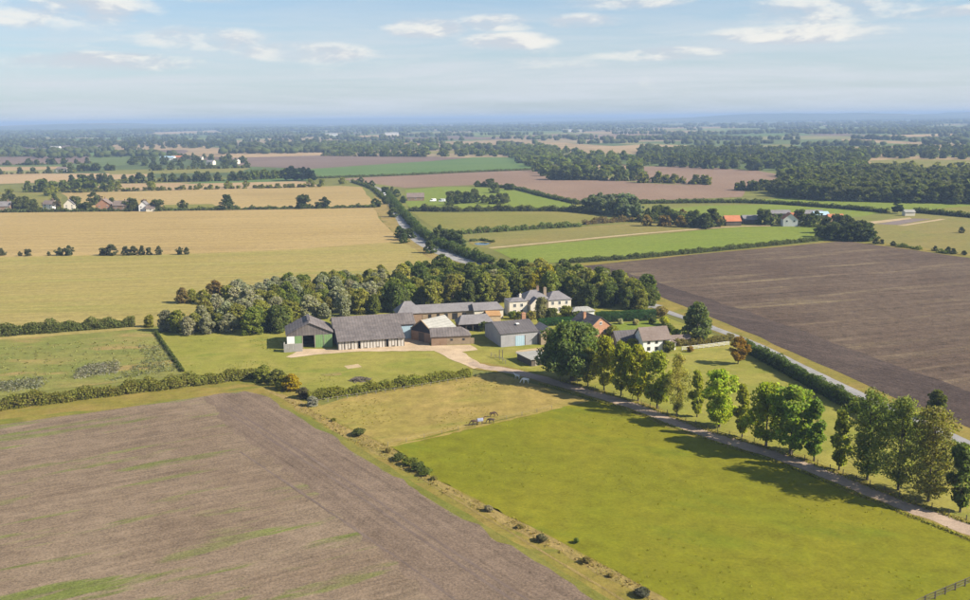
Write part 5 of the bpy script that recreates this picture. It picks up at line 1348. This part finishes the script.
village_house('white village cottage with dark roof at the end of the row', 139, 211.5, 6, 7, 7, 4.6, 8.0, 'white', 'slate', 'y')
village_house('low white village extension beside the end cottage', 146, 211.8, 6, 7, 6, 2.8, 4.8, 'cream', 'tile_brown', nw=1, chim=False)

# --- red roofed farm across the meadows
def farm_b(name, label, cat, px, py, ang, W, D, e, r, wall, roof, axis='x', nw=0):
    o, rf = building(name, label, cat, G(px, py), ang, W, D, e, r, wall, roof, axis, 0.3)
    for k in range(nw): window(o, 'F', W * (k + 0.5) / nw, e - 1.2, 1.2, 1.2, W, D)
    return o
farm_b('red_barn', 'barn with a bright orange red tiled roof across the meadows', 'barn', 726, 226, 4, 10, 9, 3.0, 6.2, 'timber', 'tile_orange', nw=0)
farm_b('farm_shed', 'grey roofed shed between the red barn and the white farmhouse', 'shed', 744, 224, 4, 12, 9, 2.8, 5.2, 'timber', 'slate')
farm_b('farmhouse', 'white farmhouse with orange roof and gabled front', 'house', 783, 226.5, -8, 9, 9, 4.6, 8.2, 'white', 'tile_orange', 'y', 2)
farm_b('farmhouse_wing', 'orange roofed wing joined to the white farmhouse', 'house', 791, 224.5, -8, 8, 8, 4.0, 7.2, 'white', 'tile_orange', nw=2)
for i, (px, py, W, lb) in enumerate([(768, 217.5, 16, 'long low grey shed behind the white farmhouse'), (798, 217.5, 18, 'second long low grey shed behind the farm trees'), (815, 219, 10, 'pale blue roofed shed at the end of the farm sheds')]):
    farm_b('farm_shed', lb, 'shed', px, py, 0, W, 9, 2.6, 4.6, 'timber', 'slate' if i < 2 else 'clad_blue')
farm_b('farm_shed', 'orange roofed shed behind the corner copse', 'shed', 829, 222, 0, 10, 7, 2.8, 4.8, 'brick', 'tile_orange')
farm_b('cabin', 'tiny pale cabin beside the lone dark pointed tree', 'cabin', 905, 216, 0, 7, 5, 2.6, 4.0, 'cream', 'roof_pale')
farm_b('brown_house', 'brown roofed bungalow beside the white vans', 'house', 407, 201, 5, 15, 10, 3.0, 6.4, 'brick', 'tile_brown', nw=3)

# --- hamlet and far pale buildings
rnh = random.Random(12)
for i, (px, py, W, wall, roof, lb) in enumerate([
    (160, 160.5, 26, 'white', 'clad_blue', 'white farm shed with blue roof in the hamlet beyond the tan fields'),
    (170, 160, 24, 'brick', 'tile_orange', 'long orange roofed barn in the hamlet beyond the tan fields'),
    (196, 160.5, 11, 'cream', 'tile_brown', 'white house in the hamlet trees'),
    (206, 165, 12, 'cream', 'slate', 'cream house in the hamlet trees'),
    (232, 164, 9, 'cream', 'slate', 'white cottage at the edge of the hamlet'),
    (50, 149, 26, 'white', 'roof_pale', 'white shed by the long green field'),
    (56, 172.5, 16, 'cream', 'tile_brown', 'tan barn near the thin tree belt'),
    (285, 138, 45, 'white', 'roof_pale', 'pale industrial shed in the distant plain'),
    (325, 136.5, 55, 'white', 'roof_pale', 'long pale industrial shed in the distant plain'),
    (385, 135.5, 60, 'white', 'roof_pale', 'low white warehouse far across the plain'),
    (563, 132, 50, 'white', 'roof_pale', 'white tower like block far across the plain'),
    (575, 132.5, 45, 'cream', 'roof_pale', 'cream warehouse far across the plain'),
    (618, 134, 60, 'white', 'slate', 'small far white building beside the cream warehouse'),
    (135, 128.5, 90, 'white', 'roof_pale', 'bright pale roofs on the distant rise'),
    (10, 134, 30, 'white', 'slate', 'far white house below the wooded rise'),
    (76, 137, 26, 'cream', 'slate', 'far cream house below the wooded rise'),
    (100, 133, 34, 'white', 'slate', 'second far white house below the wooded rise'),
    (840, 127, 70, 'white', 'roof_pale', 'small white speck of a building below the long ridge'),
]):
    k = W / 14 if W > 40 else 1.0
    o, rf = building('far_building', lb, 'building', G(px, py), rnh.uniform(-12, 12), W, 12, 5.0 * min(max(k * 0.7, 1), 2), 7.5 * min(max(k * 0.6, 1), 1.8), wall, roof, 'x', 0.3)
    for q in range(3): window(o, 'F', W * (q + 0.5) / 3, 2.4, 1.6 * max(1, k * 0.6), 1.3 * max(1, k * 0.4), W, 12)

# ------------------------------------------------------------------ fences
def fence(label, px, spacing, hgt, post_mat, rail_mat, rails=(0.5, 0.95), rail_r=0.03, post_r=0.06, group=None, name='fence'):
    pts = path_points(px, 12)
    o = tag(empty(name, pts[0]), label, 'fence', group)
    org = pts[0]
    pm = MB().box(-post_r, post_r, -post_r, post_r, -0.1, hgt).mesh('post', M[post_mat])
    acc, last = 0.0, None
    stations = [pts[0]]
    for a, b_ in zip(pts, pts[1:]):
        L_ = (b_ - a).length
        while acc + L_ >= spacing and L_ > 0:
            u_ = (spacing - acc) / L_
            a = a.lerp(b_, u_); L_ = (b_ - a).length; acc = 0; stations.append(a)
        acc += L_
    for p in stations[:300]: link('post', pm, o, p - org)
    for z in rails:
        link('rail', MB().tube([(p - org) + Vector((0, 0, z)) for p in stations], [rail_r] * len(stations), 4).mesh('rail', M[rail_mat]), o)
    return o


fence('post and wire fence under the avenue trees', [(560, 380.5), (633, 401.5), (700, 427), (790, 455), (890, 494), (970, 523), (1080, 566)], 3.2, 1.25, 'timber', 'timber', (0.5, 0.85, 1.15), 0.015, 0.06)
fence('pale post and rail fence in front of the brownish garden hedge', [(682, 350.5), (705, 348), (733, 344.5)], 1.9, 1.25, 'white', 'white', (0.35, 0.75, 1.15), 0.06, 0.08)
fence('timber rail fence closing the pasture corner', [(915, 608), (932, 600), (970, 584), (1010, 567), (1040, 554)], 2.4, 1.25, 'timber', 'timber', (0.4, 0.8, 1.2), 0.05, 0.08)
fence('pale post fence at the foot of the lawn hedge', [(318, 403), (360, 396.5), (420, 387.5), (470, 379)], 2.6, 1.0, 'timber_pale', 'timber_pale', (0.9,), 0.03, 0.08)
fence('short post fence across the lawn near the workshop', [(491, 356.5), (500, 360), (506, 364)], 2.4, 1.2, 'timber_pale', 'timber_pale', (0.6, 1.1), 0.04, 0.08)
fence('wire fence dividing the paddock from the mustard pasture', [(388, 446), (430, 437), (470, 428), (520, 416.5), (560, 407.5)], 4.5, 1.0, 'timber_pale', 'timber_pale', (0.9,), 0.012, 0.045)
c_ = tag(empty('utility_pole', G(499.5, 358)), 'dark timber post pair standing by the workshop lawn', 'post')
MB().tube([(0, 0, -0.1), (0, 0, 2.6)], [0.12, 0.1], 7).build('post', M['timber'], c_)
MB().tube([(0.9, 0.2, -0.1), (0.9, 0.2, 2.4)], [0.12, 0.1], 7).build('post', M['timber'], c_)

c_ = tag(empty('brushwood_pile', G(360, 380)), 'dark heap of cut brushwood on the farm lawn', 'brush pile')
rb = random.Random(3); mb = MB()
for k in range(70):
    a = rb.uniform(0, 6.28); r0 = rb.uniform(0, 2.4); x_, y_ = r0 * math.cos(a) * 1.3, r0 * math.sin(a)
    zt = max(0.1, 1.1 - r0 * 0.4)
    d_ = rb.uniform(0, 6.28); l_ = rb.uniform(0.6, 1.5)
    mb.tube([(x_ - math.cos(d_) * l_, y_ - math.sin(d_) * l_, rb.uniform(0, zt * .6)), (x_, y_, rb.uniform(zt * .5, zt)), (x_ + math.cos(d_) * l_, y_ + math.sin(d_) * l_, rb.uniform(0, zt))], [0.08, 0.1, 0.05], 5)
mb.build('branches', M['timber'], c_)

# pond in the meadow
wm, t = new_mat('pond_water')
tcx = t.n('ShaderNodeTexCoord')
finish(t, (0.03, 0.04, 0.045, 1), 0.06, t.noise(tcx.outputs['Object'], 2.0, 3), 0.01, 0.2, 0.5)
M['water'] = wm
field_sheet('pond', [(474, 243.5), (484, 242.3), (492, 243.4), (486, 245.2), (477, 245)], 'water', 5, 'small reflective pond in the tan green meadow', (3, 0.4))
hedge('dark reeds along the small pond', [(470, 241.5), (482, 240.8), (494, 242.4)], 1.2, 2.4, 0.4, 50, DARK, 50, 0.4, name='reeds')

# ------------------------------------------------------------------ vehicles
def car_body(L_, W_, H_, cabin, van):
    """side profile extruded and tapered towards the roof"""
    if van: prof = [(0, .35), (0, .95), (.25, 1.05), (.95, 1.2), (1.45, H_ - .1), (1.7, H_), (L_ - .1, H_), (L_, H_ - .2), (L_, .35)]
    else: prof = [(0, .35), (0, .75), (.2, .85), (1.15, .95), (1.85, H_ - .04), (2.2, H_), (3.2, H_), (3.95, .98), (L_ - .1, .92), (L_, .75), (L_, .35)]
    mb = MB(); n = len(prof)
    v = []
    for s_ in (-1, 1):
        for x, z in prof:
            tp = 0.82 if z > 1.1 else 1.0
            v.append((x - L_ / 2, s_ * W_ / 2 * tp, z))
    f = [list(range(n)), [n + k for k in range(n)][::-1]] + [[k, (k + 1) % n, n + (k + 1) % n, n + k] for k in range(n)]
    return mb.add(v, f)


def vehicle(name, label, cat, loc, rz, L_=4.2, W_=1.75, H_=1.45, van=False, colr=(0.75, 0.75, 0.75)):
    o = tag(empty(name, loc, rz), label, cat, None)
    bd = car_body(L_, W_, H_, 0, van).build('body', PAINT, o); bd.color = c4(colr)
    if van:
        MB().box(-L_ / 2 + 1.0, -L_ / 2 + 1.5, -W_ * .42, W_ * .42, 1.25, H_ - .25).build('windscreen', M['glass'], o)
        for s_ in (-1, 1): MB().box(-L_ / 2 + 1.5, -L_ / 2 + 2.4, s_ * W_ * .46 - .08, s_ * W_ * .46 + .02, 1.2, H_ - .3).build('side_window', M['glass'], o)
    else:
        MB().add([(-.98, -.66, .98), (-.98, .66, .98), (-.33, .6, H_ - .1), (-.33, -.6, H_ - .1), (-1.02, -.66, .98), (-1.02, .66, .98), (-.38, .6, H_ - .05), (-.38, -.6, H_ - .05)], [[0, 1, 2, 3], [7, 6, 5, 4], [0, 4, 5, 1], [1, 5, 6, 2], [2, 6, 7, 3], [3, 7, 4, 0]]).build('windscreen', M['glass'], o)
        for s_ in (-1, 1): MB().box(-.5, 1.3, s_ * W_ * .43 - .06, s_ * W_ * .43 + .04, .98, H_ - .12).build('side_window', M['glass'], o)
    for sx in (-L_ / 2 + .8, L_ / 2 - .8):
        for s_ in (-1, 1):
            wh = MB().tube([(sx, s_ * (W_ / 2 - .2), .33), (sx, s_ * (W_ / 2 + .02), .33)], [.33, .33], 14).build('wheel', M['tyre'], o)
            MB().tube([(sx, s_ * (W_ / 2), .33), (sx, s_ * (W_ / 2 + .03), .33)], [.19, .18], 10).build('rim', M['concrete'], wh)
    return o


vehicle('van', 'white van parked beside the brown roofed bungalow', 'van', G(433, 201.5), R(12), 5.4, 2.0, 2.4, True, (0.8, 0.8, 0.8))
vehicle('van', 'white van parked nearer the thicket beyond the bungalow', 'van', G(442, 201.8), R(-5), 5.6, 2.0, 2.5, True, (0.78, 0.78, 0.8))
vehicle('car', 'grey car driving on the main road by the stubble', 'car', G(391.5, 203), R(115), 4.3, 1.8, 1.45, False, (0.35, 0.36, 0.38))
vehicle('van', 'white van on the main road at the bend', 'van', G(384.5, 195.5), R(120), 5.2, 2.0, 2.3, True, (0.8, 0.8, 0.8))

# ------------------------------------------------------------------ horses
def horse_mesh(name, mat, graze=True):
    """one continuous skinned body, head down or up"""
    V, E, Rr = [], [], []
    def add(p, r, prev=None):
        V.append(p); Rr.append(r); i = len(V) - 1
        if prev is not None: E.append((prev, i))
        return i
    hip = add((-0.62, 0, 1.22), (.27, .27)); back = add((-0.15, 0, 1.17), (.29, .31), hip); chest = add((.38, 0, 1.18), (.25, .32), back)
    wth = add((.62, 0, 1.28), (.19, .25), chest)
    if graze: chain = [((.98, 0, 1.02), .15), ((1.22, 0, .66), .12), ((1.30, 0, .42), .12), ((1.40, .0, .22), .075), ((1.44, 0, .12), .06)]
    else: chain = [((.90, 0, 1.55), .15), ((1.08, 0, 1.80), .12), ((1.22, 0, 1.80), .12), ((1.42, 0, 1.62), .08), ((1.50, 0, 1.55), .065)]
    p_ = wth
    for k, (q, r) in enumerate(chain):
        p_ = add(q, (r * .75, r), p_)
        if k == 2:
            for s_ in (-1, 1):
                d = (-.08, .05 * s_, .10) if graze else (-.05, .05 * s_, .16)
                add((q[0] + d[0], q[1] + d[1], q[2] + d[2]), (.025, .02), p_)
    tl = add((-.88, 0, 1.24), (.06, .06), hip); tl = add((-.98, 0, .95), (.06, .06), tl); add((-.98, 0, .55), (.03, .03), tl)
    for s_ in (-1, 1):
        a = add((-.62, .17 * s_, .95), (.17, .14), hip); a = add((-.50, .18 * s_, .74), (.10, .09), a); a = add((-.74, .18 * s_, .52), (.065, .06), a); a = add((-.70, .18 * s_, .14), (.045, .045), a); add((-.64, .18 * s_, .02), (.06, .055), a)
        o_ = .10 * s_
        a = add((.42, .15 * s_, .92), (.13, .11), chest); a = add((.42 + o_, .16 * s_, .56), (.07, .065), a); a = add((.42 + o_, .16 * s_, .15), (.042, .042), a); add((.46 + o_, .16 * s_, .02), (.06, .055), a)
    me_ = bpy.data.meshes.new(name); me_.from_pydata(V, E, [])
    ob = bpy.data.objects.new(name + '_rig', me_); col.objects.link(ob)
    ob.modifiers.new('skin', 'SKIN')
    for i, r in enumerate(Rr): me_.skin_vertices[0].data[i].radius = r
    me_.skin_vertices[0].data[0].use_root = True
    sb = ob.modifiers.new('sub', 'SUBSURF'); sb.levels = sb.render_levels = 1
    dg = bpy.context.evaluated_depsgraph_get()
    out = bpy.data.meshes.new_from_object(ob.evaluated_get(dg)); out.name = name
    bpy.data.objects.remove(ob)
    out.materials.clear(); out.materials.append(mat)
    for p in out.polygons: p.use_smooth = True
    return out


hg, hu = horse_mesh('grazing_horse', PAINT, True), horse_mesh('standing_horse', PAINT, False)
def rug(parent, colr):
    mb = MB(); ring = []
    xs = [-.80, -.45, -.05, .35, .58]
    for i, x in enumerate(xs):
        w_ = (.33, .36, .36, .34, .28)[i]; zt = (1.50, 1.52, 1.51, 1.54, 1.56)[i]
        ring.append([(x, -w_, .88), (x, -w_ * .98, 1.25), (x, -w_ * .6, zt - .06), (x, 0, zt), (x, w_ * .6, zt - .06), (x, w_ * .98, 1.25), (x, w_, .88)])
    v = [p for r in ring for p in r]; f = [[i * 7 + k, i * 7 + k + 1, (i + 1) * 7 + k + 1, (i + 1) * 7 + k] for i in range(4) for k in range(6)]
    o = mb.add(v, f).build('rug', PAINT, parent); o.color = c4(colr)
    return o


for (px, py, rz, s_, me_, cl, lb, rg_) in [
    (517, 379, 150, 1.05, hu, (0.62, 0.60, 0.56), 'pale grey horse standing in tree shade by the track', None),
    (525.5, 383.5, 170, 1.2, hg, (0.75, 0.73, 0.70), 'white horse grazing in the tree shade by the track', None),
    (474.5, 425.5, 195, 1.1, hg, (0.07, 0.045, 0.03), 'dark bay horse grazing at the paddock edge', None),
    (480.5, 424.5, 20, 1.15, hu, (0.12, 0.07, 0.04), 'brown horse wearing a pale blue rug', (0.24, 0.26, 0.36)),
    (493, 417, 10, 1.0, hg, (0.06, 0.035, 0.025), 'dark horse grazing alone in the golden paddock', None),
    (491, 423.5, 185, 1.0, hg, (0.05, 0.035, 0.03), 'small black horse on the line between paddock and pasture', None),
]:
    h = link('horse', me_, None, G(px, py) + Vector((0, 0, 0.04)))
    h.rotation_euler = (0, 0, R(rz)); s_ *= 0.88; h.scale = (s_, s_, s_); h.color = c4(cl)
    tag(h, lb, 'horse', 'horses in the paddock')
    if rg_: rug(h, rg_)

# ------------------------------------------------------------------ haze: the air itself
hm = bpy.data.materials.new('haze_air'); hm.use_nodes = True
t = NT(hm.node_tree)
pv = t.n('ShaderNodeVolumePrincipled')
pv.inputs['Color'].default_value = (0.36, 0.50, 0.74, 1)
pv.inputs['Density'].default_value = 0.00015
o_ = t.n('ShaderNodeOutputMaterial'); t.t.links.new(pv.outputs[0], o_.inputs['Volume'])
tag(MB().box(-gx - 100, gx + 100, -3100, gy + 100, -1.5, 101).build('haze', hm), 'pale blue haze filling the air over the plain', kind='stuff')
